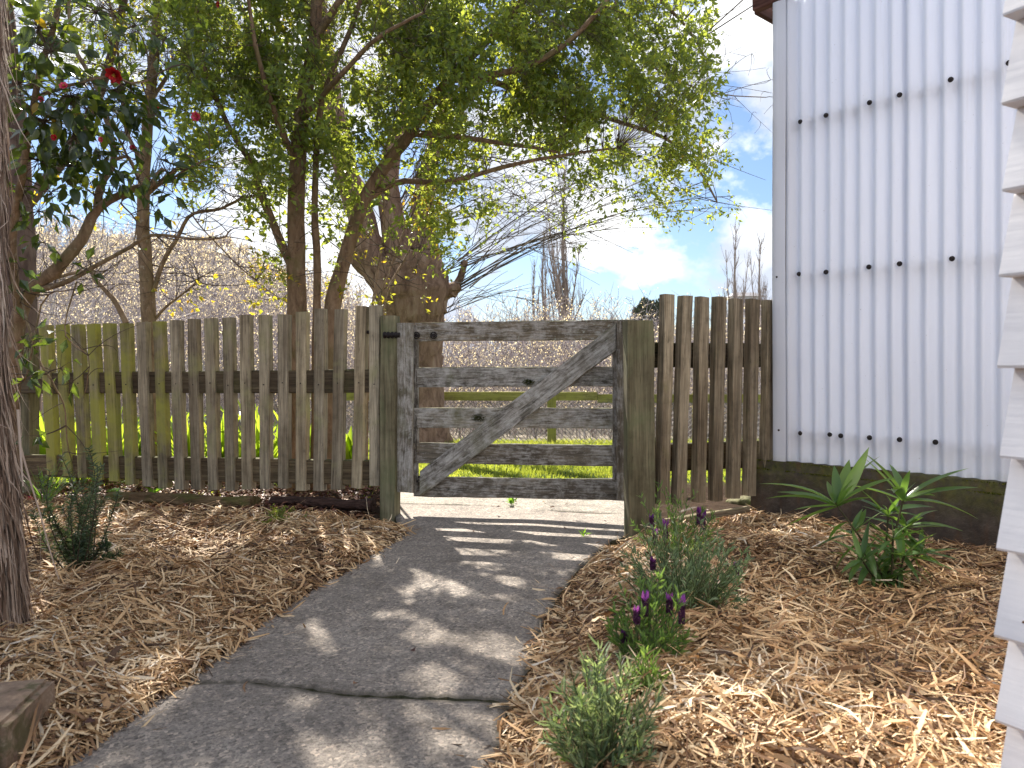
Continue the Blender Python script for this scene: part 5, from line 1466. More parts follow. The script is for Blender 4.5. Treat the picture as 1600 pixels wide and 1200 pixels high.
# ---- big old pollarded tree past the gate
def big_tree():
    Z = 11.2
    base = U(655, 690, Z)
    root = thing('old_pollarded_tree', (base[0], Z, gz(base[0], Z)), 'massive old reddish brown trunk with lopped stubs beyond the gate', 'tree')
    mt = bark_mat('thick_reddish_bark', (0.12, 0.070, 0.048), (0.31, 0.195, 0.135), (0.46, 0.33, 0.24), scale=(7, 7, 1.6), strength=1.0, dist=0.05)
    LP = []
    def st(name, ctrl, radii, n=26, sides=16, bark=0.06):
        g = Geo(); P = path_pts(pxl(ctrl, Z), n); Rr = np.interp(np.linspace(0, 1, n), np.linspace(0, 1, len(radii)), radii)
        P = P + np.cumsum(rng.normal(0, 0.006, P.shape), 0)
        tubes(g, P, Rr, sides, noise_amp=bark); LP.append(P); return g.build(name, mt, root, smooth=True)
    st('trunk', [(658, 700), (656, 640), (654, 570), (650, 510), (642, 460), (630, 410)], [0.46, 0.36, 0.34, 0.40, 0.56, 0.50], 30, 22)
    st('limb', [(632, 480), (600, 430), (578, 385), (562, 330), (540, 270), (520, 180), (500, 40), (480, -80)], [0.30, 0.24, 0.20, 0.18, 0.16, 0.12, 0.08])
    st('limb', [(640, 450), (628, 390), (615, 340), (612, 260), (640, 160), (650, 20)], [0.32, 0.24, 0.18, 0.14, 0.10, 0.07])
    st('limb', [(652, 450), (660, 395), (662, 330), (672, 260), (700, 160), (720, 0)], [0.30, 0.24, 0.17, 0.12, 0.10, 0.06])
    st('stub', [(652, 500), (668, 480), (684, 462), (704, 452), (718, 446)], [0.20, 0.15, 0.13, 0.11, 0.07], 16, 12)
    st('stub', [(704, 460), (713, 440), (722, 415), (724, 405)], [0.09, 0.06, 0.045, 0.035], 12, 9)
    st('stub', [(676, 490), (690, 486), (697, 489)], [0.08, 0.06, 0.03], 10, 9)
    st('limb', [(640, 470), (600, 440), (560, 410), (545, 398)], [0.22, 0.15, 0.12, 0.05], 14, 12)
    # sweeping shoots
    gt = Geo()
    def shoots(n, src, tx, ty, z1, r, k=12, bow=0.12, side=0.03, subs=4):
        A = np.array(pxl([(s[0] + rng.normal(0, 5), s[1] + rng.normal(0, 5)) for s in [src[i % len(src)] for i in range(n)]], Z))
        E = np.array([U(rng.uniform(*tx), rng.uniform(*ty), Z + rng.uniform(*z1)) for _ in range(n)])
        P = bez(A, E, k, bow, side)
        tubes(gt, P, (np.linspace(1, 0.3, k)[None] * rng.uniform(0.6, 1.3, (n, 1)) * r), 4, rng.random(n))
        for _ in range(subs):
            i = rng.integers(2, k - 1, n); a = P[np.arange(n), i]; d = unit(P[np.arange(n), np.minimum(i + 1, k - 1)] - a)
            ln = rng.uniform(0.3, 1.3, n)[:, None]
            e = a + unit(d + rng.normal(0, 0.35, (n, 3)) + UP * 0.1) * ln
            tubes(gt, bez(a, e, 6, 0.05, 0.05), np.linspace(0.006, 0.0025, 6)[None].repeat(n, 0), 3, rng.random(n))
        return P
    shoots(5, [(712, 450), (722, 412)], (1000, 1160), (225, 330), (-1.5, 0.5), 0.011, 16, 0.10, 0.015, 5)
    shoots(10, [(700, 456), (722, 412), (715, 440)], (880, 1060), (280, 400), (-1.5, 1.0), 0.008, 14, 0.10, 0.02, 4)
    shoots(34, [(670, 350), (668, 300), (690, 430), (680, 240)], (760, 1000), (150, 380), (-1.5, 2.0), 0.0075, 12, 0.10, 0.03, 4)
    shoots(22, [(560, 330), (540, 270), (600, 430)], (330, 540), (60, 330), (-1.5, 2.0), 0.011, 12, 0.10, 0.04, 3)
    shoots(26, [(615, 340), (640, 160), (700, 160)], (560, 900), (-60, 200), (-1.5, 2.0), 0.011, 12, 0.05, 0.04, 3)
    shoots(5, [(695, 487)], (730, 850), (440, 480), (-0.5, 0.5), 0.006, 10, 0.12, 0.05, 3)
    shoots(14, [(650, 480), (640, 440)], (560, 700), (380, 450), (-0.6, 0.2), 0.006, 10, 0.05, 0.06, 2)
    gt.build('bare_shoots', tone_mat('grey_bare_twigs', [(0, (0.06, 0.045, 0.035)), (1, (0.15, 0.12, 0.095))], 0.85), root, kind='stuff')
    # dry grass skirt / old cut wood around the head
big_tree()

# ---- bare tree whose twigs come in at the top beside the shed
def bare_tree():
    root = thing('bare_tree', (3.5, 8.0, -0.1), 'leafless tree behind the shed whose thin dark twigs reach over the blue sky', 'tree')
    g = Geo(); mt = m_bark_red
    Pt, _ = limb(g, [(3.5, 8.0, -0.2), (3.52, 8.0, 1.2), (3.45, 8.05, 2.6), (3.3, 8.0, 3.9), (3.2, 7.9, 5.4)], 0.13, 0.06, 18, 10)
    g.build('trunk', mt, root, smooth=True)
    g = Geo()
    P, _ = limb(g, [(3.3, 8.0, 4.4)] + pxl([(1215, -90, 7.8)], 7.5) + pxl([(1120, -70, 7.6), (1020, -40, 7.5), (930, -10, 7.4), (870, 10, 7.3), (800, 30, 7.2)], 7.5), 0.05, 0.008, 22, 7)
    g.build('limb', mt, root, smooth=True)
    g = Geo()
    P2, _ = limb(g, pxl([(1060, -55, 7.5), (1000, -40, 7.5), (960, 5, 7.4), (985, 45, 7.4), (1012, 88, 7.4), (1040, 112, 7.4), (1085, 132, 7.4), (1135, 145, 7.4), (1205, 148, 7.4)], 7.4), 0.017, 0.004, 24, 6, wob=0.006)
    g.build('limb', mt, root, smooth=True)
    gt = Geo(); LP = np.concatenate([P[8:], P2[5:], P2[5:]])
    n = 60
    a = LP[rng.integers(0, len(LP), n)]; e = a + np.column_stack([rng.normal(0.2, .45, n), rng.normal(0, .3, n), rng.normal(-0.02, .22, n)])
    B = bez(a, e, 9, 0.1, 0.1); tubes(gt, B, np.linspace(0.0036, 0.0015, 9)[None].repeat(n, 0), 4, rng.random(n))
    for _ in range(4):
        i = rng.integers(3, 8, n); a2 = B[np.arange(n), i]; e2 = a2 + rng.normal(0, .12, (n, 3))
        tubes(gt, bez(a2, e2, 4, 0.05, 0.1), np.linspace(0.0028, 0.0014, 4)[None].repeat(n, 0), 3, rng.random(n))
    gt.build('twigs', m_twig, root, kind='stuff')
bare_tree()

# ---- lawn
def lawn():
    g = Geo(); n = 110000
    y = 5.1 + 7.05 * rng.random(n) ** 0.9; x = rng.uniform(-0.62, 0.42, n) * y + rng.normal(0, .1, n)
    edge = np.where(x < -0.95, 5.0, 5.95) + (vnoise(x, y * 0, 2.5, 17) - 0.5) * 0.5
    k = (y > edge) & ~((x < -0.95) & (y < 6.6) & (rng.random(n) < 0.70 + .25 * (vnoise(x, y, 3, 41) > .5))); x, y = x[k], y[k]; n = len(x)
    k = rng.random(n) < 0.35 + 0.75 * vnoise(x, y, 1.7, 18) + (y > 6.6); x, y = x[k], y[k]; n = len(x)
    z = gz(x, y)
    h = rng.gamma(5, 0.0065, n) * (0.6 + 0.8 * vnoise(x, y, 2.2, 19)) * np.clip((y - 5.4) / 1.0, 0.5, 1.25)
    a = rng.uniform(0, 2 * np.pi, n); w = rng.uniform(0.0022, 0.005, n)
    B = np.stack([x, y, z], -1); S = np.stack([np.cos(a), np.sin(a), 0 * a], -1)
    ben = np.column_stack([rng.normal(0, .5, n), rng.normal(0, .5, n), np.ones(n)])
    P = np.stack([B, B + unit(ben * [.5, .5, 1]) * h[:, None] * .6, B + unit(ben) * h[:, None] * 1.1], 1)
    W = w[:, None] * np.array([1, 0.9, 0.12])
    ribbons(g, P, W, S[:, None], np.clip(rng.random(n) * .7 + vnoise(x, y, 1.2, 20) * .3, 0, 1))
    m = leaf_mat('grass_blade', [(0, (0.07, 0.105, 0.015)), (0.6, (0.12, 0.16, 0.022)), (1, (0.24, 0.24, 0.07))], transl=(0.50, 0.55, 0.08), tf=0.5, rough=0.5, gloss=0.3)
    o = g.build('lawn_grass', m); tag(o, 'sunlit bright green lawn beyond the gate and behind the fence', 'grass', kind='stuff')
lawn()

# ---- leafy clumps behind the long fence, one object each
def clumps():
    m = leaf_mat('broad_strap_leaf', [(0, (0.05, 0.10, 0.015)), (0.6, (0.09, 0.15, 0.02)), (1, (0.17, 0.20, 0.03))], transl=(0.55, 0.68, 0.05), tf=0.55, rough=0.35)
    labels = [
        'bright green leafy clump seen through the mossiest pickets', 'backlit strap leaved clump behind the greener pickets', 'tall yellow green clump just past the mossy pickets',
        'broad leaved clump behind the pickets by the slim tree trunk', 'bright leafy clump midway along the long fence', 'low glowing green clump behind the middle of the long fence',
        'arching green clump at the foot of the many stemmed tree', 'leafy clump between the tree stems and the hinge post', 'small leafy clump nearest the hinge post',
        'tall leafy clump rising beside the slim trunk', 'spreading green clump further back behind mid fence', 'clump of narrow leaves at the far fence end']
    pos = [(70, 5.75, .55), (125, 5.9, .5), (170, 6.0, .55), (215, 6.3, .5), (290, 6.0, .5), (345, 6.1, .55), (405, 6.1, .6), (470, 6.15, .6), (545, 5.9, .42), (250, 6.6, .6), (380, 6.7, .55), (25, 6.0, .5)]
    for (px, Z, h), lab in zip(pos, labels):
        X = (px - 800) / FPX * Z
        rt = thing('leafy_plant', (X, Z, gz(X, Z)), lab, 'plant', 'leafy clumps behind the long fence')
        g = Geo(); n = 34; K = 7; t = np.linspace(0, 1, K)
        a = rng.uniform(0, 2 * np.pi, n); ln = h * rng.uniform(0.7, 1.25, n); sp = rng.uniform(0.15, 0.75, n)
        r = ln[:, None] * sp[:, None] * t ** 1.4; z = ln[:, None] * (t - 0.35 * sp[:, None] * t ** 2.5)
        P = np.stack([X + r * np.cos(a)[:, None] + rng.normal(0, .04, (n, 1)), Z + r * np.sin(a)[:, None] + rng.normal(0, .04, (n, 1)), float(gz(X, Z)) + z], -1)
        W = (rng.uniform(0.012, 0.035, n)[:, None]) * np.sin(np.pi * np.clip(t * 0.94 + 0.04, 0, 1)) ** 0.7
        S = np.stack([-np.sin(a), np.cos(a), 0 * a], -1)[:, None] + rng.normal(0, .15, (n, 1, 3))
        ribbons(g, P, W, unit(S), rng.random(n))
        g.build('foliage', m, rt, smooth=True, kind='stuff')
    # terracotta coloured post/pot stump behind pickets
clumps()

# ---- far timber rail fence with netting
def far_fence():
    Yf = 11.5
    zg = float(gz(0, Yf)); zt = EYE - 36 / FPX * Yf
    rt = thing('rail_fence', (0.8, Yf, zg), 'low mossy yellow green rail fence with wire netting across the far side of the lawn', 'fence')
    x0 = (684 - 800) / FPX * Yf
    def bb(a, b_, dz=0):
        board('rail', (a, Yf, zt - 0.07 + dz), (b_, Yf, zt - 0.07 + dz), (0, 0, 1), 0.13, 0.07, m_far_rail, rt, 6)
    bb(x0 - 1.9, 1.28, 0.01); bb(1.285, 4.8, -0.025)
    for px in (862, 1090, 650, 1300):
        X = (px - 800) / FPX * Yf
        board('post', (X, Yf + 0.075, zg - 0.1), (X, Yf + 0.075, zt - 0.02), (1, 0, 0), 0.13, 0.12, m_far_rail, rt, 5)
    g = Geo()
    xs = np.arange(x0 - 1.9, 4.8, 0.075); H_ = zt - 0.14 - zg
    A = np.stack([xs, np.full_like(xs, Yf - 0.01), np.full_like(xs, zg)], -1)
    for sgn in (1, -1):
        E = A + np.array([sgn * H_, 0, H_]); P = np.stack([A, (A + E) / 2, E], 1)
        P[..., 1] += 0.006 * sgn
        tubes(g, P, np.full((len(xs), 3), 0.0045), 3, 0.5)
    mt, nt, b = new_mat('galvanised_wire'); b.inputs['Base Color'].default_value = (0.22, 0.21, 0.20, 1); b.inputs['Metallic'].default_value = 0.3; b.inputs['Roughness'].default_value = 0.6
    g.build('netting', mt, rt)
far_fence()

# ---- scrub thicket beyond
def thicket():
    g = Geo(); gl = Geo()
    def crest(px):
        return np.interp(px, [-200, 60, 200, 330, 450, 560, 690, 760, 850, 960, 1030, 1120, 1210, 1500], [330, 345, 372, 395, 425, 455, 484, 476, 485, 492, 478, 482, 478, 470])
    n = 5400
    Y = 13 + 13 * rng.random(n) ** 1.1
    px = rng.uniform(-120, 1250, n)
    k = rng.random(n) < 0.27; px[k] = rng.uniform(-60, 560, k.sum()); Y[k] = rng.uniform(24, 46, k.sum()); X = (px - 800) / FPX * Y
    top = EYE + (HY - crest(px) - rng.gamma(1.5, 9, n) * 0.4 + 8 + rng.normal(0, 7, n)) / FPX * Y
    frac = np.clip((Y - 12.5) / 11, 0.35, 1.0)
    zg = gz(X, Y); h = np.maximum((top - zg) * (0.42 + 0.58 * frac) * rng.uniform(0.7, 1.06, n), 0.5)
    K = 7; t = np.linspace(0, 1, K)
    clump = vnoise(X * 1.0, Y * 0.6, 0.55, 88); h = h * (0.72 + 0.5 * clump); kk = rng.random(n) < 0.45 + 0.9 * clump; X, Y, zg, h = X[kk], Y[kk], zg[kk], h[kk]; n = len(X)
    lean = rng.normal(0, .16, (n, 2))
    P = np.stack([X[:, None] + lean[:, :1] * h[:, None] * t ** 1.3, Y[:, None] + lean[:, 1:] * h[:, None] * t, zg[:, None] + h[:, None] * t], -1) + np.cumsum(rng.normal(0, .02, (n, K, 3)), 1)
    tubes(g, P, np.linspace(1, 0.25, K)[None] * rng.uniform(0.006, 0.018, (n, 1)), 3, rng.random(n))
    m_ = 22
    i = rng.integers(1, K - 1, (n, m_)); f = rng.random((n, m_))[..., None]; ar = np.arange(n)[:, None]
    A = (P[ar, i] * (1 - f) + P[ar, i + 1] * f).reshape(-1, 3)
    E = A + np.column_stack([rng.normal(0, .22, len(A)), rng.normal(0, .22, len(A)), rng.uniform(0.05, 0.5, len(A))]) * rng.uniform(.5, 1.2, (len(A), 1))
    tubes(g, np.stack([A, E], 1), np.array([[0.0062, 0.0028]]).repeat(len(A), 0) * (A[:, 1:2] / 18), 3, rng.random(len(A)))
    m = tone_mat('haze_paled_twigs', [(0, (0.12, 0.10, 0.10)), (0.35, (0.28, 0.24, 0.245)), (0.7, (0.46, 0.41, 0.42)), (1, (0.62, 0.57, 0.57))], 0.7, 0.3)  # twig tones paled: haze and backlight put into the colour
    o = g.build('thicket', m); tag(o, 'haze paled leafless scrub thicket filling the ground beyond the low rail fence', 'scrub', kind='stuff')
    # catkins and buds
    nb = 185000
    j = rng.integers(0, len(A), nb); f = rng.random((nb, 1))
    B = A[j] * (1 - f) + E[j] * f
    D = unit(rng.standard_normal((nb, 3)) + UP * .8); S = unit(np.cross(D, rng.standard_normal((nb, 3)))); l = rng.uniform(0.025, 0.055, (nb, 1)) * (B[:, 1:2] / 18); w = l * rng.uniform(.2, .32, (nb, 1))
    V = np.stack([B, B + D * l * .5 - S * w, B + D * l, B + D * l * .5 + S * w], 1)
    gl.add(V, np.arange(nb * 4).reshape(-1, 4), np.repeat(np.clip(rng.random(nb) * .75 + .35 * (vnoise(B[:, 0], B[:, 1], .8, 89) - .3), 0, 1), 4))
    mb = leaf_mat('haze_paled_buds', [(0, (0.30, 0.27, 0.24)), (0.6, (0.52, 0.47, 0.42)), (0.9, (0.64, 0.60, 0.52)), (1, (0.35, 0.38, 0.12))], transl=(0.85, 0.80, 0.68), tf=0.4, rough=0.6, gloss=0.2)  # buds lightened too, the hazy veil painted into their tones
    o = gl.build('scrub_buds', mb); tag(o, 'haze paled fluffy buds and dry leaves on the scrub thicket', 'buds', kind='stuff')
thicket()

# ---- poplars and far hill
def poplar(px, Z, top, wid, lab, n0=9, base=500):
    X = (px - 800) / FPX * Z; zg = float(gz(X, Z)); H_ = EYE + (HY - top) / FPX * Z - zg
    rt = thing('poplar_tree', (X, Z, zg), lab, 'tree', 'bare poplars on the skyline')
    g = Geo(); P0 = path_pts([(X, Z, zg), (X + .1, Z, zg + H_ * .35), (X - .1, Z, zg + H_ * .7), (X, Z, zg + H_)], 16)
    tubes(g, P0, np.linspace(0.22, 0.03, 16) * H_ / 14, 8)
    mt = tone_mat('poplar_bark', [(0, (0.18, 0.15, 0.13)), (1, (0.32, 0.27, 0.235))], 0.9)
    g.build('trunk', mt, rt)
    g = Geo(); w = wid / FPX * Z / 2
    n = n0
    A = P0[rng.integers(1, 6, n)]; off = np.column_stack([rng.uniform(-1, 1, n) * w, rng.uniform(-1, 1, n) * w, rng.uniform(.45, .95, n) * H_])
    E = A * [1, 1, 0] + off + [0, 0, zg]
    B = bez(A, E, 10, -0.12, 0.02); tubes(g, B, np.linspace(0.10, 0.02, 10)[None].repeat(n, 0) * H_ / 14, 5, rng.random(n))
    m_ = 34
    i = rng.integers(2, 9, (n, m_)); a = B[np.arange(n)[:, None], i].reshape(-1, 3)
    a = np.concatenate([a, P0[rng.integers(3, 16, 120)]])
    e = a + np.column_stack([rng.normal(0, .28, len(a)), rng.normal(0, .28, len(a)), rng.uniform(.5, 1.9, len(a))]) * H_ / 14
    tubes(g, bez(a, e, 4, -0.1, 0.03), np.linspace(0.017, 0.008, 4)[None].repeat(len(a), 0) * H_ / 12, 3, rng.random(len(a)))
    g.build('branches', mt, rt, kind='stuff')
poplar(882, 42, 285, 70, 'tallest bare poplar, a column of twigs above the top rail of the gate', 13)
poplar(850, 46, 372, 34, 'narrow poplar close against the tallest one, on its lower side', 5)
poplar(1150, 60, 365, 40, 'bare poplar over the short picket fence, beside the shed', 8)
poplar(1188, 62, 385, 34, 'small bare poplar almost touching the shed edge', 7)
poplar(835, 50, 418, 22, 'short thin poplar at the foot of the tall poplar group', 5)

def far_bits():
    # conifer on the skyline
    Z = 55; X = (1012 - 800) / FPX * Z; zg = float(gz(X, Z))
    rt = thing('conifer_tree', (X, Z, zg), 'dark rounded conifer on the skyline behind the meeting end of the gate', 'tree')
    g = Geo(); H_ = EYE + (HY - 466) / FPX * Z - zg
    tubes(g, np.array([[X, Z, zg], [X, Z, zg + H_ * .8]]), np.array([.2, .08]), 6)
    g.build('trunk', m_bark_red, rt)
    g = Geo(); n = 5000
    d = unit(rng.standard_normal((n, 3))) * rng.uniform(.5, 1, (n, 1)) ** .5
    c = np.array([X, Z, zg + H_ * .62]) + d * np.array([1.5, 1.2, H_ * .38]) * (0.8 + .3 * vnoise(d[:, 0] + 3, d[:, 2] + 3, 3, 5))[:, None]
    leaves(g, c, d + UP * .4, rng.standard_normal((n, 3)), .28, .07, rng.random(n)); g.build('crown', tone_mat('conifer_needles', [(0, (0.05, 0.065, 0.05)), (1, (0.13, 0.15, 0.10))], 0.8), rt, kind='stuff')
    # distant hill and the house on it
    g = Geo(); xs = np.linspace(-260, 420, 90); ys = np.linspace(190, 330, 14)
    X, Y = np.meshgrid(xs, ys)
    prof = 15 * np.exp(-((X - 62) / 60) ** 2) + 6 * vnoise(X, Y, 0.02, 33) + 10 * np.exp(-((X + 150) / 90) ** 2)
    Zz = prof * np.sin(np.pi * (Y - 190) / 280).clip(0, 1) - 1
    idx = np.arange(X.size).reshape(X.shape)
    g.add(np.stack([X, Y, Zz], -1), np.stack([idx[:-1, :-1], idx[:-1, 1:], idx[1:, 1:], idx[1:, :-1]], -1).reshape(-1, 4))
    m, nt, b = new_mat('hill_pasture'); pos = NN(nt, 'ShaderNodeNewGeometry').outputs['Position']
    nt.links.new(ramp(nt, nz(nt, pos, 0.09, 9, .75), [(.35, (.10, .11, .09)), (.6, (.20, .20, .15))]), b.inputs['Base Color']); b.inputs['Roughness'].default_value = 1
    o = g.build('hill', m, smooth=True); o['kind'] = 'structure'
    Zh = 300; Xh = (1165 - 800) / FPX * Zh
    zb = EYE + (HY - 470) / FPX * Zh
    rt = thing('hilltop_house', (Xh, Zh, zb - 3), 'small pale house on the distant hill, over the short picket fence', 'house')
    def bx(name, x0, x1, y0, y1, z0, z1, mt, par=rt):
        g = Geo(); V = [(x, y, z) for x in (x0, x1) for y in (y0, y1) for z in (z0, z1)]
        g.add(np.array(V), np.array([[0, 1, 3, 2], [4, 6, 7, 5], [0, 4, 5, 1], [2, 3, 7, 6], [0, 2, 6, 4], [1, 5, 7, 3]])); return g.build(name, mt, par)
    mw, nt, b = new_mat('pale_render'); b.inputs['Base Color'].default_value = (.42, .40, .38, 1)
    mr, nt, b = new_mat('grey_roof'); b.inputs['Base Color'].default_value = (.25, .24, .25, 1)
    mg, nt, b = new_mat('window_glass'); b.inputs['Base Color'].default_value = (.04, .05, .06, 1); b.inputs['Roughness'].default_value = .1
    bx('wall', Xh - 5, Xh + 6, Zh, Zh + 7, zb - 5, zb + 1.8, mw)
    g = Geo(); a, b2 = Xh - 6, Xh + 7; z0, z1 = zb + 1.8, zb + 3.6
    V = np.array([(a, Zh - .6, z0), (b2, Zh - .6, z0), (b2, Zh + 7.6, z0), (a, Zh + 7.6, z0), (a + 2.5, Zh + 3.5, z1), (b2 - 2.5, Zh + 3.5, z1)])
    g.add(V, np.array([[0, 1, 5, 4], [2, 3, 4, 5], [0, 3, 2, 1]])); g.f[3].append(np.array([[1, 2, 5], [3, 0, 4]])); g.build('roof', mr, rt)
    for k in (-3.2, 0, 3.2): bx('window', Xh + k - .7, Xh + k + .9, Zh - .03, Zh + .02, zb - .8, zb + .8, mg)
far_bits()

# ================================================================== garden plants
m_lav = leaf_mat('lavender_leaf', [(0, (0.055, 0.09, 0.055)), (0.5, (0.11, 0.17, 0.10)), (1, (0.23, 0.31, 0.20))], transl=(0.35, 0.50, 0.15), tf=0.3, rough=0.6, gloss=0.3)
m_lav_g = leaf_mat('green_lavender_leaf', [(0, (0.04, 0.09, 0.03)), (0.5, (0.085, 0.155, 0.05)), (1, (0.15, 0.25, 0.07))], transl=(0.35, 0.55, 0.10), tf=0.35, rough=0.5, gloss=0.3)
m_lav_s = leaf_mat('silver_lavender_leaf', [(0, (0.06, 0.10, 0.055)), (0.5, (0.125, 0.19, 0.11)), (0.88, (0.28, 0.35, 0.24)), (1, (0.18, 0.30, 0.06))], transl=(0.30, 0.42, 0.18), tf=0.3, rough=0.6, gloss=0.3)
m_rose = leaf_mat('rosemary_leaf', [(0, (0.025, 0.05, 0.03)), (0.5, (0.05, 0.085, 0.05)), (1, (0.12, 0.16, 0.10))], transl=(0.25, 0.4, 0.1), tf=0.25, rough=0.45, gloss=0.45)
m_stem = tone_mat('soft_green_stem', [(0, (0.07, 0.09, 0.04)), (1, (0.14, 0.16, 0.08))], 0.8)
m_purple = leaf_mat('purple_bract', [(0, (0.07, 0.015, 0.09)), (0.7, (0.20, 0.05, 0.30)), (1, (0.36, 0.12, 0.50))], transl=(0.5, 0.15, 0.7), tf=0.35, rough=0.5, gloss=0.2)
m_purple_d = leaf_mat('dark_purple_spike', [(0, (0.035, 0.015, 0.035)), (1, (0.11, 0.04, 0.12))], transl=(0.3, 0.1, 0.3), tf=0.2, rough=0.6, gloss=0.2)

def lavender(px, py, wpx, hpx, label, mat, nst=42, lw=0.0022, ll=0.034, flowers=(), per=22, tall=(), seed=0, name='lavender_bush', cat='lavender', grp='lavender bushes along the path'):
    z0 = 0.04
    c = G(px, py, z0); Z = c[1]
    W = wpx / FPX * Z / 2 * 1.15; H_ = hpx / FPX * Z * 1.28
    rt = thing(name, c, label, cat, grp)
    g = Geo(); gs = Geo()
    a = rng.uniform(0, 2 * np.pi, nst); r = np.sqrt(rng.random(nst))
    E = c + np.column_stack([np.cos(a) * r * W, np.sin(a) * r * W * .8, H_ * (1 - 0.40 * r ** 2) * rng.uniform(.45, 1.1, nst)])
    B = c + np.column_stack([np.cos(a) * r * W * .2, np.sin(a) * r * W * .2, np.full(nst, -0.02)])
    if len(tall):
        Et = np.array([U(x, y, Z) for x, y in tall]); E = np.vstack([E, Et]); B = np.vstack([B, np.repeat((c - [0, 0, .02])[None], len(tall), 0) + rng.normal(0, .01, (len(tall), 3))]); nst = len(E)
    P = bez(B, E, 8, 0.12, 0.04)
    tubes(gs, P, np.linspace(.0018, .0009, 8)[None].repeat(nst, 0), 4, rng.random(nst))
    t = rng.uniform(.12, 1, (nst, per)) ** .75; x = t * 7; i = np.minimum(x.astype(int), 6); f = (x - i)[..., None]; ar = np.arange(nst)[:, None]
    Bp = P[ar, i] * (1 - f) + P[ar, i + 1] * f; T = unit(P[ar, i + 1] - P[ar, i])
    sd = unit(np.cross(T, rng.standard_normal(T.shape)))
    D = unit(T * rng.uniform(.5, 1.3, t.shape)[..., None] + sd * .75)
    l = rng.uniform(.6, 1.25, t.shape) * ll * (1 - .35 * t)
    Bf = Bp.reshape(-1, 3); Df = D.reshape(-1, 3); lf = l.ravel()[:, None]
    cur = rng.normal(0, .18, (len(Bf), 3)) + UP * .10
    K = np.stack([Bf, Bf + Df * lf * .35, Bf + Df * lf * .7 + cur * lf * .25, Bf + Df * lf + cur * lf * .6], 1)
    ribbons(g, K, lw * np.array([.5, 1, .85, .15])[None] * rng.uniform(.7, 1.3, (len(Bf), 1)), unit(np.cross(Df, rng.standard_normal(Df.shape)))[:, None], rng.random(len(Bf)))
    g.build('foliage', mat, rt, kind='stuff')
    for (fx, fy, fh, lit) in flowers:
        tip = U(fx, fy, Z * rng.uniform(.97, 1.02)); L_ = fh / FPX * Z
        st = Geo(); b0 = c + rng.normal(0, .02, 3) * [1, 1, 0]
        q = tip - UP * L_
        tubes(gs, path_pts([b0, (b0 + q) / 2 + rng.normal(0, .01, 3), q], 8), np.full(8, .0012), 4, .5)
        n = 90; tt = rng.random(n); an = rng.uniform(0, 6.28, n)
        Bq = q + UP * (tt * L_ * .72)[:, None] + np.column_stack([np.cos(an), np.sin(an), 0 * an]) * .0035
        st2 = Geo(); leaves(st2, Bq, np.column_stack([np.cos(an), np.sin(an), np.full(n, 1.1)]), np.column_stack([np.cos(an), np.sin(an), np.zeros(n)]), .011, .0036, rng.random(n))
        o = st2.build('flower_spike', m_purple_d, rt)
        g4 = Geo(); n = 9 if lit else 5; an = rng.uniform(0, 6.28, n)
        leaves(g4, np.repeat((q + UP * L_ * .68)[None], n, 0), np.column_stack([np.cos(an) * .45, np.sin(an) * .45, np.ones(n)]), np.column_stack([np.cos(an), np.sin(an), np.zeros(n)]), L_ * .5, .0062, rng.uniform(.5 if lit else 0, 1 if lit else .5, n))
        g4.build('bracts', m_purple, o)
    gs.build('stems', m_stem, rt, kind='stuff')
lavender(1052, 892, 135, 105, 'lavender bush at the foot of the thick gate post with a few purple spikes', m_lav_g, nst=50, flowers=[(1040, 815, 30, 1), (1024, 828, 26, 1), (1092, 795, 26, 0), (1099, 800, 28, 0), (1018, 805, 18, 0)], tall=[(1030, 800), (1065, 790), (1100, 795), (1075, 808)])
lavender(1068, 975, 185, 130, 'widest grey green lavender bush, second along the row from the gate post', m_lav, nst=125, flowers=[(1150, 880, 20, 0), (1020, 872, 20, 0)], tall=[(1060, 845), (1140, 905), (1100, 850), (1010, 870), (1148, 930)])
lavender(1012, 1056, 128, 118, 'fresh green lavender with three bright purple flower spikes', m_lav_g, nst=60, flowers=[(1008, 928, 36, 1), (1046, 930, 32, 1), (1065, 935, 42, 1), (995, 948, 28, 0), (975, 985, 22, 0)], ll=0.036, lw=0.0026, tall=[(1000, 955), (1040, 960), (1065, 970)])
lavender(940, 1212, 165, 150, 'silvery lavender nearest the viewer with one tall leafy stem', m_lav_s, nst=64, tall=[(975, 1045), (990, 1060), (1010, 1090), (1015, 1130), (880, 1080), (900, 1075)], ll=0.040, lw=0.0019, per=24)
lavender(1012, 1110, 60, 75, 'thin upright lavender shoot between the flowering bush and the silvery one', m_lav_g, nst=12, tall=[(1010, 1020), (1000, 1030)], ll=0.04)

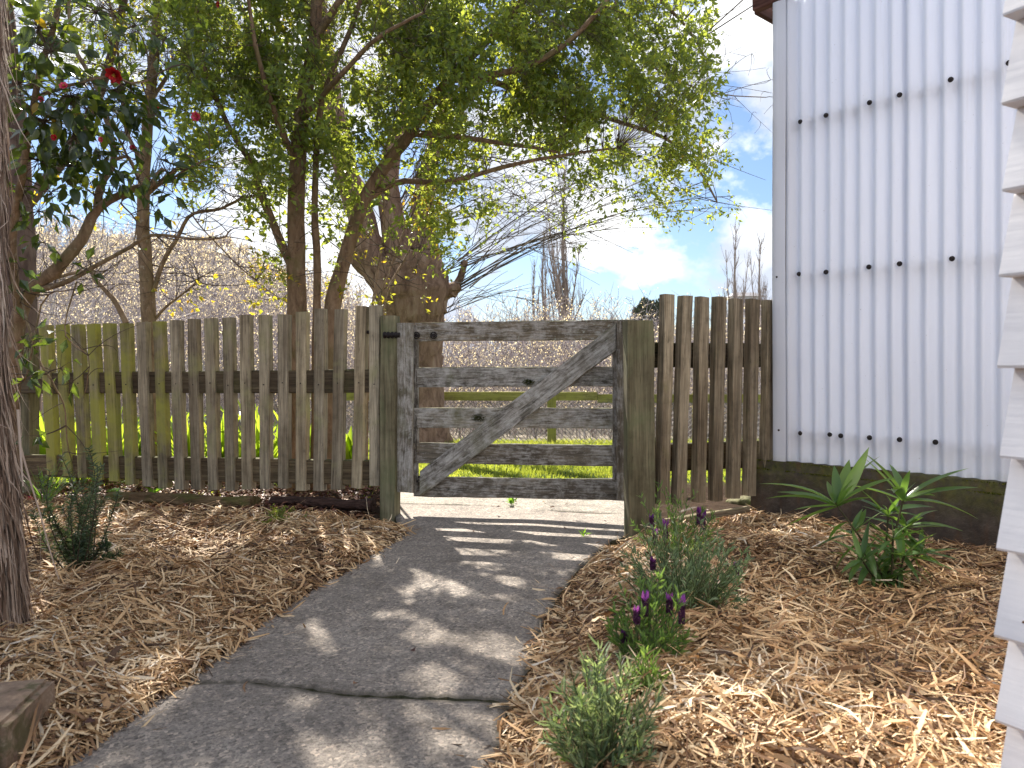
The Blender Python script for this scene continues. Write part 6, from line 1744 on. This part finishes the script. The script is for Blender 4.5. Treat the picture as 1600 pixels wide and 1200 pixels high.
def rosemary():
    c = G(128, 912, 0.03); Z = c[1]
    rt = thing('rosemary_bush', c, 'upright rosemary with tall needle leaved stems beside the shaggy trunk', 'rosemary')
    g = Geo(); gs = Geo()
    tips = [(78, 735), (122, 752), (160, 728), (138, 700), (95, 790), (150, 800), (105, 830), (60, 800), (165, 850), (190, 860), (180, 905), (140, 760), (112, 770), (85, 850), (150, 870), (165, 775), (128, 820)]
    E = np.array([U(x, y, Z + rng.normal(0, .06)) for x, y in tips]); E = np.vstack([E, E + rng.normal(0, .03, E.shape)])
    B = np.repeat(c[None], len(E), 0) + rng.normal(0, .015, E.shape) * [1, 1, .2]
    P = bez(B, E, 9, 0.0, 0.07)
    tubes(gs, P, np.linspace(.003, .0012, 9)[None].repeat(len(E), 0), 4, .4)
    n = len(E); per = 230
    t = rng.uniform(.1, 1, (n, per)); x = t * 8; i = np.minimum(x.astype(int), 7); f = (x - i)[..., None]; ar = np.arange(n)[:, None]
    Bp = (P[ar, i] * (1 - f) + P[ar, i + 1] * f); T = unit(P[ar, i + 1] - P[ar, i]); sd = unit(np.cross(T, rng.standard_normal(T.shape)))
    D = unit(T * .45 + sd).reshape(-1, 3); Bf = Bp.reshape(-1, 3); l = rng.uniform(.014, .028, (len(Bf), 1))
    ribbons(g, np.stack([Bf, Bf + D * l * .6, Bf + D * l], 1), np.array([[.0014, .0016, .0004]]).repeat(len(Bf), 0), unit(np.cross(D, rng.standard_normal(D.shape)))[:, None], rng.random(len(Bf)))
    g.build('foliage', m_rose, rt, kind='stuff'); gs.build('stems', m_twig, rt, kind='stuff')
rosemary()

def small_shrub():
    c = G(440, 832, 0.02)
    rt = thing('small_shrub', c, 'tiny dense green shrub in the mulch below the middle pickets', 'shrub')
    gt = Geo(); gl = Geo(); n = 46
    d = unit(rng.standard_normal((n, 3)) * [1, 1, .6] + UP * .9); C = c + d * rng.uniform(.03, .13, (n, 1)) * [1.15, 1, 1]
    C = np.vstack([C, c + np.array([-.1, 0, .03]) + rng.normal(0, .03, (12, 3)) * [1, 1, .5]])
    spray(gt, gl, C, c[None], nleaf=28, rad=.035, ln=(.010, .018), wratio=.25, ntw=3, linkr=.006, twr=.0008)
    gl.build('foliage', m_leaf_small, rt, kind='stuff'); gt.build('stems', m_twig, rt, kind='stuff')
small_shrub()

# ---- broad leaved shrub in front of the shed
def rhodo():
    c = G(1388, 922, 0.05); Z = c[1]
    rt = thing('broadleaf_shrub', c, 'young shrub with long pointed green leaves in whorls in front of the shed plinth', 'shrub')
    mt = leaf_mat('long_shrub_leaf', [(0, (0.04, 0.085, 0.03)), (0.6, (0.07, 0.14, 0.045)), (1, (0.12, 0.21, 0.05))], transl=(0.32, 0.55, 0.06), tf=0.36, rough=0.3, gloss=0.5)
    ms = [leaf_mesh('leaf', mt, 1.0, 0.085 + .010 * (i % 3), 0.35, .05 + .12 * (i % 4), 9, tone=t) for i, t in enumerate((.1, .3, .5, .7, .95, .6))]
    wh = [(1305, 786, -.05, 10, 150), (1412, 778, .02, 10, 150), (1388, 800, .10, 8, 110), (1345, 872, -.10, 7, 90), (1413, 868, -.06, 9, 110), (1368, 884, .0, 7, 90), (1418, 822, .08, 8, 110), (1395, 840, -.12, 6, 80), (1378, 905, -.05, 7, 75), (1330, 830, .05, 6, 90), (1440, 862, .0, 6, 95)]
    g = Geo()
    for (x, y, dz, n, lpx) in wh:
        e = U(x, y, Z + dz); b0 = c + rng.normal(0, .015, 3) * [1, 1, 0] - [0, 0, .04]
        P = path_pts([b0, b0 * .5 + e * .5 + np.array([-(e[0] - b0[0]) * .12, 0, -.01]), e], 12)
        tubes(g, P, np.linspace(.0055, .003, 12), 6, .4)
        ax = unit(e - b0)
        n += 3
        for k in range(n):
            an = 2 * math.pi * k / n + rng.normal(0, .25)
            s1 = unit(np.cross(ax, [0, 1, .2])); s2 = np.cross(ax, s1)
            up_ = rng.uniform(.25, .9) if k % 3 else rng.uniform(.9, 2.0)
            D = unit(s1 * math.cos(an) + s2 * math.sin(an) + UP * up_ * .75)
            s = lpx * .47 / FPX * Z * rng.uniform(.8, 1.15) * (1.35 if abs(math.cos(an)) > .6 else 1)
            leaf_obj('leaf', ms[rng.integers(0, 6)], e - ax * rng.uniform(0, .02), D, UP + rng.normal(0, .25, 3), s, rt)
        for k in range(7):   # lower leaves down the stem
            f = rng.uniform(.45, .9); q = P[int(f * 11)]
            D = unit(rng.standard_normal(3) * [1, 1, .2] + [0, 0, -.35])
            leaf_obj('leaf', ms[rng.integers(0, 4)], q, D, UP, lpx * .42 / FPX * Z, rt)
    # yellow green upright young shoot
    e = U(1268, 750, Z); 
    g.build('stems', bark_mat('dark_green_stem', (.03, .025, .015), (.06, .06, .03), (.10, .10, .04)), rt, smooth=True)
rhodo()

# ---- little weeds, single plants
def weed(px, py, r, n, lab, mat=m_lav_g, z0=0.035, up=.5, wr=.3):
    c = G(px, py, z0) if py > 640 else None
    rt = thing('weed', c, lab, 'weed', 'small weeds in the mulch and path')
    g = Geo(); s = r / FPX * c[1]
    a = rng.uniform(0, 6.28, n)
    D = np.column_stack([np.cos(a), np.sin(a), rng.uniform(.1, 1.2, n) * up * 2])
    leaves(g, np.repeat(c[None], n, 0) + rng.normal(0, .004, (n, 3)), D, UP + rng.normal(0, .3, (n, 3)), rng.uniform(.6, 1.1, n) * s, s * wr * .6, rng.random(n))
    g.build('leaves', mat, rt, kind='stuff')
m_weed = leaf_mat('fresh_weed_leaf', [(0, (0.05, 0.12, 0.02)), (1, (0.10, 0.20, 0.03))], transl=(0.35, 0.6, 0.05), tf=0.4, rough=0.4)
for a in ((85, 978, 24, 9, 'bright green seedling in the mulch by the shaggy trunk', m_weed, .03, .8, .25), (382, 915, 12, 5, 'single small green leaf cluster on the straw by the path bend', m_weed, .04, .3, .5),
          (912, 838, 12, 7, 'tiny seedling growing in the concrete near the thick gate post', m_weed, .0, .9, .3), (885, 1188, 22, 7, 'round leaved weed under the silvery lavender', m_weed, .04, .5, .6),
          (962, 945, 16, 8, 'small light green weed beside the widest lavender', m_weed, .04, .7, .5), (800, 788, 22, 14, 'grassy tuft at the slab edge under the gate', m_weed, .0, .9, .15),
          (1255, 868, 14, 6, 'small weed in the mulch before the shed plinth', m_weed, .05, .5, .4), (1512, 965, 20, 9, 'green weed in the mulch close to the white weatherboards', m_weed, .05, .5, .4),
          (240, 772, 20, 8, 'green weed poking out below the pickets', m_weed, .05, .5, .5), (180, 770, 18, 7, 'low green weed under the mossy pickets', m_weed, .05, .4, .5), (1210, 935, 12, 5, 'tiny weed in mulch midway between lavender and shrub', m_weed, .05, .5, .4)):
    weed(*a)

# ---- grassy tuft by the trunk
def tuft():
    c = G(70, 800, 0.03); Z = c[1]
    rt = thing('grass_tuft', c, 'arching grass tuft between the shaggy trunk and the far fence end', 'grass')
    g = Geo(); n = 38; K = 8; t = np.linspace(0, 1, K)
    a = rng.uniform(0, 6.28, n); ln = rng.uniform(.12, .36, n); sp = rng.uniform(.2, .8, n)
    r = ln[:, None] * sp[:, None] * t ** 1.3; z = ln[:, None] * (t - .4 * sp[:, None] * t ** 2.4)
    P = np.stack([c[0] + r * np.cos(a)[:, None], c[1] + r * np.sin(a)[:, None], c[2] + z], -1)
    ribbons(g, P, .003 * np.sin(np.pi * (t * .9 + .08))[None].repeat(n, 0), np.stack([-np.sin(a), np.cos(a), 0 * a], -1)[:, None], rng.random(n))
    g.build('blades', m_weed, rt, kind='stuff')
tuft()
# fallen flower
def fallen():
    for (px, py, lab, rr) in ((48, 752, 'fallen pink camellia flower on the ground by the shaggy trunk', .035),):
        c = G(px, py + 30, .05); g = Geo(); n = 26
        d = rng.standard_normal((n, 3)) * [1, 1, .3] + [0, 0, .5]
        leaves(g, np.repeat(c[None], n, 0), d, rng.standard_normal((n, 3)) + UP, rr, rr * .35, rng.random(n))
        o = g.build('fallen_flower', bpy.data.materials['pink_petal']); tag(o, lab, 'flower')
fallen()
